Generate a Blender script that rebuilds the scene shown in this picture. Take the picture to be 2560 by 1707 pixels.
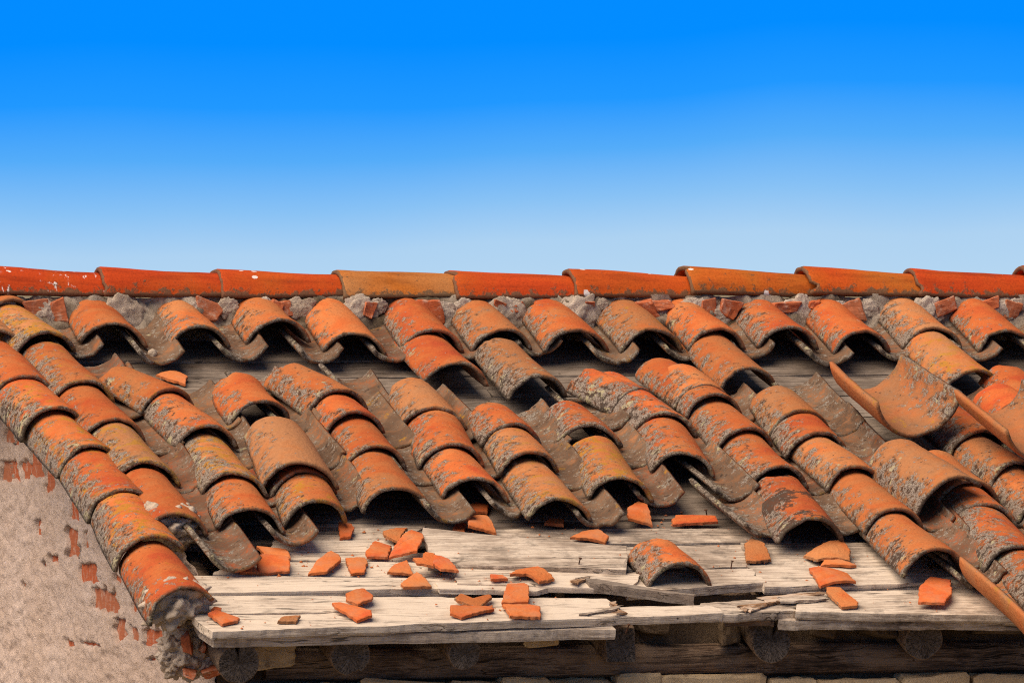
import bpy, math, random
from mathutils import Matrix, Vector, noise as N

# ---- measured layout, metres in the roof frame (u along ridge, s down the slope, n off the deck) ----
CAM = (-4.24669, -20.5416, 4.61789)
YAW = -15.5
PITCH = -0.45034
HFOV = 7.5
ALPHA = 17.0
RIDGE_Z = 4.5
Y_FRONT = -2.103
X_GABLE = 0.1199
S_WALL = 2.1991
COVERS = [
    ('verge', -0.0688, 0.3393, 0.0275, 0.172, 0.41, 0, -20.0, 0.0148, -1, 0.5, 0.15, 0.0, 0.0, 0, 0),
    ('verge', -0.0631, 0.7237, 0.0275, 0.172, 0.41, 0.9, -19.0, 0.0009, -1, 0.5, 0.15, 0.0, 0.0, 0, 0),
    ('verge', -0.039, 1.0124, 0.0275, 0.1793, 0.41, 4.8, -17.9, -0.0075, 0.2, 0.66, 0.6, 0.0, 0.0, 0, 0),
    ('verge', -0.0093, 1.3036, 0.0275, 0.172, 0.41, 5.8, -18.7, 0.0034, 0.25, 0.66, 0.62, 0.0, 0.0, 0, 0),
    ('verge', -0.0025, 1.6563, 0.0275, 0.1775, 0.41, 1.1, -18.1, 0.0004, 0.1, 0.7, 0.5, 0.0, 0.0, 0, 0),
    ('verge', -0.0073, 2.022, 0.0275, 0.1848, 0.41, -0.7, -17.3, -0.0, 0.25, 0.66, 0.66, 0.0, 0.0, 0, 0),
    ('verge', -0.0091, 2.3881, 0.02, 0.1757, 0.41, -0.3, -20.0, -0.015, 0.05, 0.45, 0.3, 0.0, 0.0, 0, 1),
    ('c0', -0.0139, -0.148, 0.04, 0.186, 0.41, 0, 0.0, -0.0162, -1, 0.5, 0.15, 0.0, 0.0, 0, 0),
    ('c0', 0.0189, 0.1057, 0.04, 0.172, 0.41, 7, 0.0, -0.03, 0.15, 0.3, 0.15, 0.0, 0.0, 0, 0),
    ('c0', 0.0663, 0.4039, 0.04, 0.181, 0.41, 7, 0.0, -0.0122, 0.6, 0.6, 0.8, 0.0, 0.0, 0, 0),
    ('c0', 0.0824, 0.8077, 0.04, 0.172, 0.41, 2.3, 0.0, 0.0086, 0.3, 0.55, 0.5, 0.0, 0.0, 0, 0),
    ('c0', 0.0998, 1.1241, 0.04, 0.172, 0.41, 3.1, 0.0, 0.0087, 0.1, 0.3, 0.2, 0.0, 0.0, 0, 0),
    ('c0', 0.1034, 1.4719, 0.04, 0.172, 0.41, 0.6, 0.0, 0.0158, 0.75, 0.55, 0.7, 0.0, 0.0, 0, 0),
    ('c0', 0.0943, 1.8723, 0.04, 0.1732, 0.41, -1.3, 0.0, -0.0045, 0.15, 0.3, 0.3, 0.0, 0.0, 1, 0),
    ('k1', 0.2918, 0.8754, 0.04, 0.1743, 0.2355, 21.9, 0.0, 0, 0.4, 0.35, 0.4, 0.0, 0.0, 0, 0),
    ('k1', 0.3195, 1.2034, 0.04, 0.172, 0.41, 4.8, 0.0, 0.0063, 0.2, 0.65, 0.3, 0.0, 0.8, 0, 0),
    ('k1', 0.3083, 1.5753, 0.04, 0.172, 0.41, -1.7, 0.0, 0.016, 0.6, 0.75, 0.8, 0.0, 0.6, 0, 0),
    ('k1', 0.2831, 1.85, 0.04, 0.172, 0.41, -5.2, 0.0, 0.0179, 0.25, 0.5, 0.15, 0.0, 0.0, 0, 0),
    ('k2', 0.5055, 0.981, 0.04, 0.1799, 0.267, 0, 0.0, -0.03, 0.2, 0.35, 0.15, 0.0, 0.0, 0, 0),
    ('k2', 0.4886, 1.5677, 0.04, 0.1845, 0.41, -1.7, 0.0, -0.019, 0.1, 0.3, 0.15, 0.0, 0.0, 0, 0),
    ('k2', 0.4649, 1.7951, 0.04, 0.172, 0.41, -5.9, 0.0, -0.03, 0.35, 0.5, 0.6, 0.0, 0.0, 0, 0),
    ('k2x', 0.4742, 1.5834, 0.062, 0.205, 0.4031, -4, 0.0, 0, 0.85, 0.35, 0.15, 0.0, 0.0, 0, 0),
    ('k3', 0.7298, 0.932, 0.04, 0.1919, 0.2739, 14.2, 0.0, 0, 0.35, 0.5, 0.15, 0.0, 0.0, 0, 0),
    ('k3', 0.738, 1.0963, 0.04, 0.172, 0.41, 2.9, 0.0, -0.0109, 0.1, 0.4, 0.15, 0.0, 0.0, 0, 0),
    ('k3', 0.721, 1.3731, 0.04, 0.172, 0.41, -3.5, 0.0, -0.0055, 0.15, 0.45, 0.15, 0.0, 0.0, 0, 0),
    ('k3', 0.6966, 1.7084, 0.04, 0.1886, 0.41, -4.2, 0.0, -0.0233, 0.4, 0.45, 0.15, 0.0, 0.0, 0, 0),
    ('k4', 0.9646, 1.0431, 0.04, 0.172, 0.2657, 0, 0.0, 0.03, 0.75, 0.4, 0.15, 0.0, 0.0, 0, 0),
    ('k4', 0.9266, 1.3532, 0.04, 0.1791, 0.41, -7.0, 0.0, -0.0151, 0.2, 0.55, 0.15, 0.0, 0.0, 0, 0),
    ('k4', 0.9256, 1.6155, 0.04, 0.172, 0.41, -0.2, 0.0, 0.03, 0.15, 0.45, 0.15, 0.0, 0.0, 0, 0),
    ('k5', 1.1286, 1.189, 0.04, 0.172, 0.2062, 0, 0.0, -0.0132, 0.15, 0.55, 0.15, 0.0, 0.0, 0, 0),
    ('k5', 1.1142, 1.4245, 0.04, 0.172, 0.41, -3.5, 0.0, -0.0248, 0.5, 0.55, 0.5, 0.0, 0.0, 0, 0),
    ('k5', 1.0946, 1.7906, 0.04, 0.1724, 0.41, -3.1, 0.0, 0.0022, 0.6, 0.5, 0.5, 0.0, 0.0, 0, 0),
    ('k6', 1.3446, 1.1929, 0.04, 0.172, 0.2322, 0, 0.0, 0.0258, 0.1, 0.75, 0.15, 0.0, 0.0, 0, 0),
    ('k6', 1.3003, 1.6268, 0.04, 0.172, 0.41, -5.8, 0.0, 0.0113, 0.45, 0.55, 0.75, 0.0, 0.0, 0, 0),
    ('k7', 1.5474, 0.8887, 0.04, 0.1755, 0.2, 26.5, 0.0, 0, 0.1, 0.75, 0.15, 0.0, 0.0, 0, 0),
    ('k7', 1.5697, 1.0955, 0.04, 0.172, 0.41, 6.1, 0.0, 0.03, 0.1, 0.8, 0.15, 0.0, 0.0, 0, 0),
    ('k7', 1.5233, 1.4284, 0.04, 0.172, 0.41, -7, 0.0, 0.0186, 0.2, 0.6, 0.3, 0.0, 0.0, 0, 0),
    ('k8', 1.7347, 0.8736, 0.04, 0.172, 0.2181, 0, 0.0, -0.0294, 0.4, 0.55, 0.15, 0.0, 0.0, 0, 0),
    ('k8', 1.7421, 0.9576, 0.04, 0.172, 0.41, 5.0, 0.0, -0.0115, 0.1, 0.4, 0.15, 0.0, 0.0, 0, 0),
    ('k8', 1.7441, 1.2346, 0.04, 0.1751, 0.41, 0.4, 0.0, -0.03, 0.3, 0.6, 0.15, 0.0, 0.0, 0, 0),
    ('k8', 1.7396, 1.5464, 0.04, 0.1722, 0.41, -0.8, 0.0, -0.0029, 0.2, 0.55, 0.15, 0.0, 0.0, 0, 0),
    ('k8', 1.7015, 1.9619, 0.04, 0.1829, 0.41, -5.2, 0.0, -0.0229, 0.05, 0.55, 0.15, 1.0, 0.0, 0, 0),
    ('k9', 1.9355, 1.1037, 0.04, 0.1926, 0.2228, 0, 0.0, -0.03, 0.65, 0.45, 0.3, 0.0, 0.0, 0, 0),
    ('k9', 1.9321, 1.2777, 0.04, 0.1894, 0.41, -1.1, 0.0, -0.03, 0.05, 0.6, 0.15, 0.0, 0.0, 0, 0),
    ('k9', 1.9452, 1.5509, 0.04, 0.172, 0.41, 2.7, 0.0, -0.027, 0.55, 0.5, 0.15, 0.0, 0.0, 0, 0),
    ('k9', 1.9395, 1.8988, 0.04, 0.1757, 0.41, -0.9, 0.0, -0.0233, 0.45, 0.35, 0.15, 0.0, 0.0, 0, 0),
    ('k9', 1.9426, 2.2335, 0.04, 0.187, 0.41, 0.5, 0.0, -0.03, 0.4, 0.45, 0.15, 0.5, 0.0, 0, 0),
    ('k10', 2.1988, 1.6957, 0.04, 0.1964, 0.2823, 0, 0.0, -0.03, 0.5, 0.35, 0.15, 0.0, 0.0, 0, 0),
    ('k10', 2.1985, 1.8472, 0.04, 0.172, 0.41, -0.1, 0.0, 0.03, 0.15, 0.65, 0.15, 0.0, 0.0, 0, 0),
    ('k10', 2.1746, 2.1884, 0.04, 0.1908, 0.41, -4.0, 0.0, -0.03, 0.05, 0.75, 0.15, 0.0, 0.0, 0, 0),
    ('k10', 2.175, 2.4981, 0.04, 0.172, 0.41, 0.1, 0.0, -0.0236, 0.2, 0.7, 0.15, 0.0, 0.0, 0, 0),
    ('k10x', 2.1099, 1.8168, 0.08, 0.205, 0.3512, 6.9, -30.2, 0, 0.7, 0.7, 0.15, 0.0, 0.0, 0, 0),
    ('k11', 2.5654, 1.0389, 0.04, 0.1723, 0.2, 0, 0.0, -0.019, 0.08, 0.2, 0.15, 0.0, 0.0, 0, 0),
    ('k11b', 2.3642, 1.2835, 0.04, 0.1805, 0.41, 0, 0.0, -0.03, 0.05, 0.65, 0.15, 0.0, 0.0, 0, 0),
    ('k11b', 2.3858, 1.539, 0.04, 0.1721, 0.41, 4.8, 0.0, -0.0248, 0.6, 0.45, 0.15, 0.0, 0.0, 0, 0),
    ('k11b', 2.3807, 1.8142, 0.04, 0.1747, 0.41, -1.1, 0.0, -0.0214, 0.3, 0.6, 0.15, 0.0, 0.0, 0, 0),
    ('k11b', 2.3595, 2.1624, 0.04, 0.172, 0.41, -3.5, 0.0, -0.0157, 0.3, 0.6, 0.15, 0.0, 0.0, 0, 0),
    ('k12', 2.6396, 1.0757, 0.04, 0.1825, 0.4004, 0, 0.0, -0.0239, 0.1, 0.3, 0.15, 0.0, 0.0, 0, 0),
    ('k12', 2.6183, 1.4392, 0.04, 0.172, 0.41, -3.4, 0.0, -0.008, -1, 0.5, 0.15, 0.0, 0.0, 0, 0),
    ('k12', 2.6091, 1.7583, 0.04, 0.172, 0.41, -1.7, 0.0, -0.0075, -1, 0.5, 0.15, 0.0, 0.0, 0, 0),
    ('top', 0.2642, 0.3244, 0.04, 0.1798, 0.2944, 0, 0.0, 0.03, 0.3, 0.35, 0.15, 0.0, 0.0, 0, 0),
    ('top', 0.4953, 0.3446, 0.04, 0.172, 0.3146, 0, 0.0, 0.0033, 0.45, 0.5, 0.15, 0.0, 0.0, 0, 0),
    ('top', 0.7157, 0.304, 0.04, 0.1831, 0.274, 0, 0.0, -0.0073, 0.3, 0.35, 0.15, 0.0, 0.0, 0, 0),
    ('top', 0.913, 0.3874, 0.04, 0.172, 0.3574, 0, 0.0, 0.027, 0.3, 0.3, 0.15, 0.0, 0.0, 0, 0),
    ('top', 1.1293, 0.3628, 0.04, 0.172, 0.3328, 0, 0.0, 0.0165, 0.1, 0.45, 0.15, 0.0, 0.0, 0, 0),
    ('top', 1.3184, 0.3669, 0.04, 0.1729, 0.3369, 0, 0.0, -0.0073, 0.5, 0.5, 0.15, 0.0, 0.0, 0, 0),
    ('top', 1.5269, 0.3845, 0.04, 0.1885, 0.3545, 0, 0.0, -0.0072, 0.25, 0.4, 0.15, 0.0, 0.0, 0, 0),
    ('top', 1.7349, 0.3888, 0.04, 0.1857, 0.3588, 0, 0.0, -0.0152, 0.55, 0.45, 0.4, 0.0, 0.0, 0, 0),
    ('top', 1.9218, 0.3824, 0.04, 0.172, 0.3524, 0, 0.0, -0.0073, 0.2, 0.35, 0.15, 0.0, 0.0, 0, 0),
    ('top', 2.1272, 0.3653, 0.04, 0.1755, 0.3353, 0, 0.0, 0.0114, 0.1, 0.5, 0.15, 0.0, 0.0, 0, 0),
    ('top', 2.3268, 0.3991, 0.04, 0.172, 0.3691, 0, 0.0, -0.0047, 0.12, 0.4, 0.15, 0.0, 0.0, 0, 0),
    ('top', 2.5406, 0.3577, 0.04, 0.1772, 0.3277, 0, 0.0, -0.0047, 0.6, 0.55, 0.15, 0.0, 0.0, 0, 0),
    ('top', 2.7479, 0.3755, 0.04, 0.1731, 0.3455, 0, 0.0, -0.0101, 0.15, 0.35, 0.15, 0.0, 0.0, 0, 0),
    ('top', 2.9673, 0.3447, 0.04, 0.1794, 0.3147, 0, 0.0, -0.0048, -1, 0.5, 0.15, 0.0, 0.0, 0, 0),
    ('top', 3.1649, 0.3734, 0.04, 0.1763, 0.3434, 0, 0.0, 0.0007, -1, 0.5, 0.15, 0.0, 0.0, 0, 0),
    ('top', 3.3728, 0.3751, 0.04, 0.1772, 0.3451, 0, 0.0, 0.0007, -1, 0.5, 0.15, 0.0, 0.0, 0, 0),
    ('second', 1.1142, 0.6708, 0.04, 0.172, 0.41, 0, 0.0, 0.0267, 0.0, 0.3, 0.15, 0.0, 0.0, 0, 0),
    ('second', 1.3066, 0.7937, 0.04, 0.1748, 0.41, 0, 0.0, -0.0167, 0.7, 0.65, 0.15, 0.0, 0.0, 0, 0),
    ('second', 1.9077, 0.719, 0.04, 0.172, 0.41, 0, 0.0, -0.0171, 0.4, 0.4, 0.15, 0.0, 0.0, 0, 0),
    ('second', 2.5296, 0.7396, 0.04, 0.18, 0.41, 0, 0.0, -0.03, 0.55, 0.4, 0.6, 0.0, 0.0, 0, 0),
]
CHANNELS = [
    (0.1662, 0.3887, 0.016, 0.155, 0.3587, 0, 0),
    (0.3727, 0.4425, 0.016, 0.155, 0.41, 0, 0),
    (0.5999, 0.4083, 0.016, 0.155, 0.3783, 0, 0),
    (0.8085, 0.4312, 0.016, 0.155, 0.41, 0, 0),
    (1.008, 0.4279, 0.016, 0.155, 0.41, 0, 0),
    (1.2108, 0.4087, 0.016, 0.155, 0.3787, 0, 0),
    (1.4231, 0.3814, 0.016, 0.155, 0.3514, 0, 0),
    (1.6251, 0.4602, 0.016, 0.155, 0.41, 0, 0),
    (1.8229, 0.4201, 0.016, 0.155, 0.41, 0, 0),
    (2.0234, 0.3953, 0.016, 0.155, 0.3653, 0, 0),
    (2.2204, 0.4662, 0.016, 0.155, 0.41, 0, 0),
    (2.4315, 0.4205, 0.016, 0.155, 0.41, 0, 0),
    (2.6439, 0.4331, 0.016, 0.155, 0.41, 0, 0),
    (2.8453, 0.4562, 0.016, 0.155, 0.41, 0, 0),
    (3.0562, 0.4261, 0.016, 0.155, 0.41, 0, 0),
    (3.2602, 0.4281, 0.016, 0.155, 0.41, 0, 0),
    (0.1849, 2.1077, 0.016, 0.155, 0.41, 0, 0),
    (0.1881, 1.8077, 0.016, 0.155, 0.41, 0.0, 0),
    (0.1881, 1.5077, 0.016, 0.155, 0.41, 0.0, 0),
    (0.1911, 1.2077, 0.016, 0.155, 0.41, 0.0, 0),
    (0.1899, 0.9077, 0.016, 0.155, 0.41, 0.0, 0),
    (0.176, 0.6077, 0.016, 0.155, 0.1644, 0.0, 0),
    (0.3772, 1.9249, 0.016, 0.155, 0.41, 0, 0),
    (0.3772, 1.6249, 0.016, 0.155, 0.41, 0.0, 0),
    (0.3894, 1.3249, 0.016, 0.155, 0.41, 0.0, 0),
    (0.3953, 1.0249, 0.016, 0.155, 0.3524, 0.0, 0),
    (0.593, 1.6418, 0.016, 0.155, 0.41, 0, -8),
    (0.6015, 1.3418, 0.016, 0.155, 0.41, 0.0, -8),
    (0.6074, 1.0418, 0.016, 0.155, 0.41, 0.0, -8),
    (0.5939, 0.7418, 0.016, 0.155, 0.165, 0.0, -8),
    (0.8101, 1.7588, 0.016, 0.155, 0.41, 0, 6),
    (0.8187, 1.4588, 0.016, 0.155, 0.41, 0.0, 6),
    (0.825, 1.1588, 0.016, 0.155, 0.41, 0.0, 6),
    (0.8383, 0.8588, 0.016, 0.155, 0.295, 0.0, 6),
    (1.0116, 1.7177, 0.016, 0.155, 0.41, 0, 0),
    (1.0188, 1.4177, 0.016, 0.155, 0.41, 0.0, 0),
    (1.0152, 1.1177, 0.016, 0.155, 0.41, 0.0, 0),
    (1.1989, 1.8063, 0.016, 0.155, 0.41, 0, 0),
    (1.2108, 1.5063, 0.016, 0.155, 0.41, 0.0, 0),
    (1.2263, 1.2063, 0.016, 0.155, 0.3513, 0.0, 0),
    (1.4086, 1.6335, 0.016, 0.155, 0.41, 0, 0),
    (1.4241, 1.3335, 0.016, 0.155, 0.41, 0.0, 0),
    (1.4325, 1.0335, 0.016, 0.155, 0.3189, 0.0, 0),
    (1.6065, 1.9052, 0.016, 0.155, 0.41, 4, 0),
    (1.6106, 1.6052, 0.016, 0.155, 0.41, 1.6, 0),
    (1.6402, 1.3052, 0.016, 0.155, 0.41, 1.6, 0),
    (1.6385, 1.0052, 0.016, 0.155, 0.2467, 1.6, 0),
    (1.8355, 1.8649, 0.016, 0.155, 0.41, 0, 0),
    (1.8345, 1.5649, 0.016, 0.155, 0.41, 0.0, 0),
    (1.8345, 1.2649, 0.016, 0.155, 0.41, 0.0, 0),
    (1.8345, 0.9649, 0.016, 0.155, 0.2451, 0.0, 0),
    (2.0591, 2.1657, 0.016, 0.155, 0.41, 3, 0),
    (2.06, 1.8657, 0.016, 0.155, 0.41, 1.2, 0),
    (2.0684, 1.5657, 0.016, 0.155, 0.41, 1.2, 0),
    (2.0604, 1.2657, 0.016, 0.155, 0.41, 1.2, 0),
    (2.0604, 0.9657, 0.016, 0.155, 0.3272, 1.2, 0),
    (2.0602, 2.2877, 0.016, 0.155, 0.41, 0, -6),
    (2.0602, 1.9877, 0.016, 0.155, 0.41, 0.0, -6),
    (2.0695, 1.6877, 0.016, 0.155, 0.41, 0.0, -6),
    (2.0641, 1.3877, 0.016, 0.155, 0.41, 0.0, -6),
    (2.0641, 1.0877, 0.016, 0.155, 0.1585, 0.0, -6),
    (2.2786, 2.136, 0.016, 0.155, 0.41, 0, 0),
    (2.2787, 1.836, 0.016, 0.155, 0.41, 0.0, 0),
    (2.2804, 1.536, 0.016, 0.155, 0.41, 0.0, 0),
    (2.2777, 1.236, 0.016, 0.155, 0.41, 0.0, 0),
    (2.514, 1.6474, 0.016, 0.155, 0.41, 0, 0),
    (2.4987, 1.3474, 0.016, 0.155, 0.41, 0.0, 0),
    (2.4911, 1.0474, 0.016, 0.155, 0.309, 0.0, 0),
    (2.6815, 1.6505, 0.016, 0.155, 0.41, 0, 0),
    (2.6815, 1.3505, 0.016, 0.155, 0.41, 0.0, 0),
    (2.6815, 1.0505, 0.016, 0.155, 0.3627, 0.0, 0),
]
PLANKS = [
    {'q': [(0.4219, 1.6598), (0.7768, 1.6921), (0.6673, 1.8093), (0.3593, 1.7962)], 'n': 0.0, 't': 0.022, 'rough': 0.3, 'tone': 0.45},
    {'q': [(0.3625, 1.8078), (0.6623, 1.8161), (0.6386, 1.9113), (0.3209, 1.8949)], 'n': 0.003, 't': 0.022, 'rough': 0.3, 'tone': 0.15},
    {'q': [(0.3283, 1.89), (0.7643, 1.9098), (0.7468, 1.9782), (0.2935, 1.9486)], 'n': 0.0, 't': 0.022, 'rough': 0.3, 'tone': 0.2},
    {'q': [(0.2183, 1.9607), (0.7884, 1.9929), (0.7596, 2.1043), (0.1466, 2.0649)], 'n': 0.004, 't': 0.022, 'rough': 0.3, 'tone': 0.12},
    {'q': [(0.0738, 2.0749), (0.756, 2.1174), (0.729, 2.1983), (0.0534, 2.2065)], 'n': 0.007, 't': 0.022, 'rough': 0.3, 'tone': 0.1},
    {'q': [(0.0489, 2.2012), (1.0966, 2.2574), (1.0705, 2.3623), (0.0385, 2.34)], 'n': 0.004, 't': 0.022, 'rough': 0.4, 'tone': 0.12},
    {'q': [(0.0255, 2.3608), (1.3259, 2.3282), (1.3533, 2.3908), (0.0485, 2.4834)], 'n': 0.006, 't': 0.022, 'rough': 0.5, 'tone': 0.12},
    {'q': [(0.0413, 2.315), (1.0583, 2.3154), (1.072, 2.4293), (0.0621, 2.4445)], 'n': -0.02, 't': 0.028, 'rough': 0.4, 'tone': 0.35},
    {'q': [(0.7365, 1.8054), (1.2256, 1.952), (1.1721, 2.1429), (0.6853, 2.0815)], 'n': 0.03, 't': 0.02, 'rough': 0.4, 'tone': 0.4},
    {'q': [(0.7454, 2.0655), (1.2089, 2.1344), (1.1522, 2.2488), (0.7338, 2.1929)], 'n': 0.022, 't': 0.016, 'rough': 0.3, 'tone': 0.15},
    {'q': [(0.6784, 2.1645), (1.0194, 2.1815), (0.919, 2.2387), (0.6781, 2.2186)], 'n': 0.014, 't': 0.014, 'rough': 0.3, 'tone': 0.15},
    {'q': [(0.9419, 1.7402), (1.6958, 1.7572), (1.6927, 1.8616), (0.8704, 1.8719)], 'n': 0.006, 't': 0.022, 'rough': 0.4, 'tone': 0.55},
    {'q': [(1.1777, 1.8765), (1.5782, 1.8803), (1.5177, 2.0527), (1.1238, 2.0716)], 'n': 0.004, 't': 0.022, 'rough': 0.4, 'tone': 0.45},
    {'q': [(1.1595, 2.1052), (1.5072, 2.085), (1.5218, 2.2018), (1.1451, 2.2549)], 'n': 0.014, 't': 0.024, 'rough': 0.5, 'tone': 0.35},
    {'q': [(1.5516, 1.8614), (2.0306, 1.8709), (1.9878, 2.0635), (1.5279, 2.0361)], 'n': 0.006, 't': 0.022, 'rough': 0.4, 'tone': 0.4},
    {'q': [(1.5091, 2.0557), (2.0496, 2.1038), (2.062, 2.2194), (1.5051, 2.2251)], 'n': 0.012, 't': 0.022, 'rough': 0.5, 'tone': 0.3},
    {'q': [(1.5931, 2.2318), (2.2977, 2.2111), (2.2365, 2.4464), (1.5395, 2.3783)], 'n': 0.004, 't': 0.022, 'rough': 0.5, 'tone': 0.25},
    {'q': [(1.526, 2.2578), (2.2609, 2.3271), (2.2496, 2.4156), (1.4997, 2.3761)], 'n': -0.021, 't': 0.026, 'rough': 0.5, 'tone': 0.4},
    {'q': [(1.3145, 2.3063), (1.634, 2.2609), (1.5494, 2.3672), (1.3068, 2.3853)], 'n': 0.0, 't': 0.022, 'rough': 0.9, 'tone': 0.35},
    {'q': [(1.3924, 2.2568), (1.5193, 2.261), (1.5009, 2.3532), (1.3748, 2.3532)], 'n': -0.026, 't': 0.02, 'rough': 1.0, 'tone': 0.8},
]
WEDGE = [
    (1.0575, 2.1931),
    (1.2911, 2.3251),
    (1.2897, 2.3383),
    (1.0548, 2.2305),
]
FRAGS = [
    ([(0.0581, 2.388), (0.079, 2.3672), (0.1309, 2.4163), (0.1202, 2.4374), (0.079, 2.4573)], 0.1, 0.5),
    ([(0.0731, 2.354), (0.0871, 2.3311), (0.1023, 2.342), (0.0945, 2.3634)], 0.12, 0.3),
    ([(0.217, 2.4451), (0.2332, 2.4199), (0.284, 2.4044), (0.2612, 2.4509)], 0.7, 0.2),
    ([(0.4275, 2.2702), (0.4909, 2.2064), (0.4868, 2.2415), (0.4923, 2.2855), (0.4849, 2.3097), (0.4437, 2.3319), (0.4216, 2.3006)], 0.12, 0.6),
    ([(0.3789, 2.3297), (0.4026, 2.3175), (0.4591, 2.4019), (0.4518, 2.4318), (0.4134, 2.4434), (0.3775, 2.3601)], 0.08, 0.8),
    ([(0.6933, 2.3009), (0.7161, 2.271), (0.7471, 2.3247), (0.7917, 2.269), (0.7893, 2.2954), (0.7381, 2.3593), (0.6977, 2.3186)], 0.3, 0.3),
    ([(0.6673, 2.3613), (0.7714, 2.3578), (0.7725, 2.3823), (0.6781, 2.4294), (0.6551, 2.4087)], 0.12, 0.5),
    ([(0.8493, 2.2179), (0.8901, 2.2237), (0.8924, 2.2547), (0.8664, 2.3462), (0.8009, 2.344)], 0.3, 0.5),
    ([(0.8017, 2.3466), (0.8657, 2.3488), (0.8919, 2.3689), (0.8745, 2.4336), (0.7977, 2.4353)], 0.18, 0.6),
    ([(0.8626, 2.1846), (0.8925, 2.1347), (0.9515, 2.1187), (0.9711, 2.2041), (0.9273, 2.2204), (0.9041, 2.1824)], 0.25, 0.9),
    ([(0.8182, 2.1636), (0.8489, 2.1735), (0.8551, 2.1959), (0.8124, 2.1972)], 0.1, 0.3),
    ([(0.586, 2.1918), (0.6471, 2.1048), (0.6613, 2.203), (0.5843, 2.2226)], 0.4, 0.7),
    ([(0.5754, 2.0955), (0.6057, 2.0409), (0.6466, 2.0106), (0.6396, 2.1046)], 0.25, 0.5),
    ([(0.6478, 2.0601), (0.6685, 2.0679), (0.6906, 2.0164), (0.7125, 2.0261), (0.6857, 2.1194), (0.6482, 2.1004)], 0.3, 0.5),
    ([(0.7072, 2.0349), (0.7372, 2.0718), (0.7395, 2.1567), (0.6957, 2.1509), (0.6875, 2.106)], 0.05, 0.5),
    ([(0.3778, 2.092), (0.4131, 2.0261), (0.463, 1.9691), (0.4786, 1.9921), (0.4744, 2.0279), (0.4229, 2.0979)], 0.3, 0.6),
    ([(0.4962, 1.9881), (0.5479, 1.9806), (0.5473, 2.0077), (0.5191, 2.0919), (0.4843, 2.0926)], 0.2, 0.5),
    ([(0.5583, 1.9448), (0.5998, 1.8687), (0.6381, 1.8926), (0.604, 1.9868), (0.5551, 1.9763)], 0.02, 0.5),
    ([(0.6081, 1.9824), (0.7053, 1.8259), (0.7262, 1.8402), (0.715, 1.9084), (0.6752, 1.9934)], 0.15, 0.7),
    ([(0.6319, 1.8193), (0.7122, 1.7616), (0.657, 1.884), (0.6308, 1.8421)], 0.35, 0.5),
    ([(0.5419, 1.7248), (0.5727, 1.7302), (0.5729, 1.7671), (0.5515, 1.8171), (0.5232, 1.8209)], 0.05, 0.6),
    ([(0.296, 1.8829), (0.3658, 1.9076), (0.3604, 1.9751), (0.2992, 1.9598)], 0.25, 0.4),
    ([(0.2609, 2.0215), (0.2872, 1.973), (0.336, 1.9699), (0.3458, 2.0241), (0.3322, 2.0817), (0.2564, 2.0794)], 0.05, 0.9),
    ([(0.2083, 2.0806), (0.2499, 2.0302), (0.2558, 2.0821)], 0.3, 0.4),
    ([(0.8331, 1.7463), (0.8597, 1.6912), (0.8788, 1.7011), (0.8602, 1.7609)], 0.05, 0.5),
    ([(0.8708, 1.738), (0.9125, 1.6786), (0.9293, 1.721), (0.9306, 1.8044), (0.8607, 1.7886)], 0.35, 1.0),
    ([(1.1072, 1.8553), (1.1521, 1.8104), (1.1921, 1.8114), (1.2084, 1.8535), (1.1903, 1.8852)], 0.4, 0.9),
    ([(1.3119, 1.6559), (1.3529, 1.605), (1.3673, 1.6431), (1.3525, 1.7506), (1.2895, 1.7415)], 0.15, 1.0),
    ([(1.4115, 1.7195), (1.4329, 1.6778), (1.5351, 1.6945), (1.527, 1.7384), (1.4053, 1.752)], 0.0, 0.1),
    ([(1.5452, 1.9136), (1.5719, 1.8866), (1.5948, 1.915), (1.5838, 2.0247), (1.537, 2.0461), (1.5137, 2.0409)], 0.6, 0.6),
    ([(1.6754, 2.0), (1.7541, 1.9471), (1.7988, 1.9346), (1.7991, 1.9944), (1.7736, 2.0714), (1.6897, 2.0552)], 0.6, 0.9),
    ([(1.692, 2.0935), (1.7183, 2.0333), (1.7467, 2.0524), (1.7808, 2.1035), (1.7634, 2.1093)], 0.3, 0.5),
    ([(1.6493, 2.1267), (1.6739, 2.1274), (1.7411, 2.1612), (1.736, 2.2375), (1.6432, 2.2479)], 0.12, 0.9),
    ([(1.6583, 2.2439), (1.6948, 2.2406), (1.7095, 2.3525), (1.6997, 2.3743), (1.6588, 2.3774), (1.6493, 2.2883)], 0.4, 0.4),
    ([(1.858, 2.3752), (1.8877, 2.2872), (1.9396, 2.2125), (1.9906, 2.2186), (1.9563, 2.3341), (1.9181, 2.395)], 0.02, 0.25),
    ([(0.3495, 0.4754), (0.4133, 0.4346), (0.4323, 0.4866), (0.4138, 0.5482)], 0.3, 0.8),
    ([(0.9203, 1.5709), (0.9502, 1.5338), (0.9764, 1.5534), (0.9573, 1.6142), (0.9121, 1.6084)], 0.05, 0.6),
    ([(1.0747, 1.7294), (1.0946, 1.7019), (1.1304, 1.7075), (1.1191, 1.7492)], 0.05, 0.6),
]
RAFTERS = [
    (0.1341, 2.4274, 0.052, 'split'),
    (0.4191, 2.3925, 0.05, 'half'),
    (0.6989, 2.4112, 0.041, 'round'),
    (1.1077, 2.3544, 0.044, 'square'),
    (1.5019, 2.3287, 0.05, 'cleft'),
    (1.8949, 2.3343, 0.05, 'round'),
    (2.3025, 2.3404, 0.05, 'round'),
]
RIDGE = [
    (-0.0395, 0.1575),
    (0.2902, 0.1545),
    (0.6128, 0.1503),
    (0.9514, 0.1483),
    (1.2669, 0.1451),
    (1.6009, 0.1474),
    (1.9297, 0.1541),
    (2.2751, 0.1543),
    (2.5885, 0.1511),
    (2.9114, 0.1612),
    (3.2452, 0.1614),
]
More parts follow.
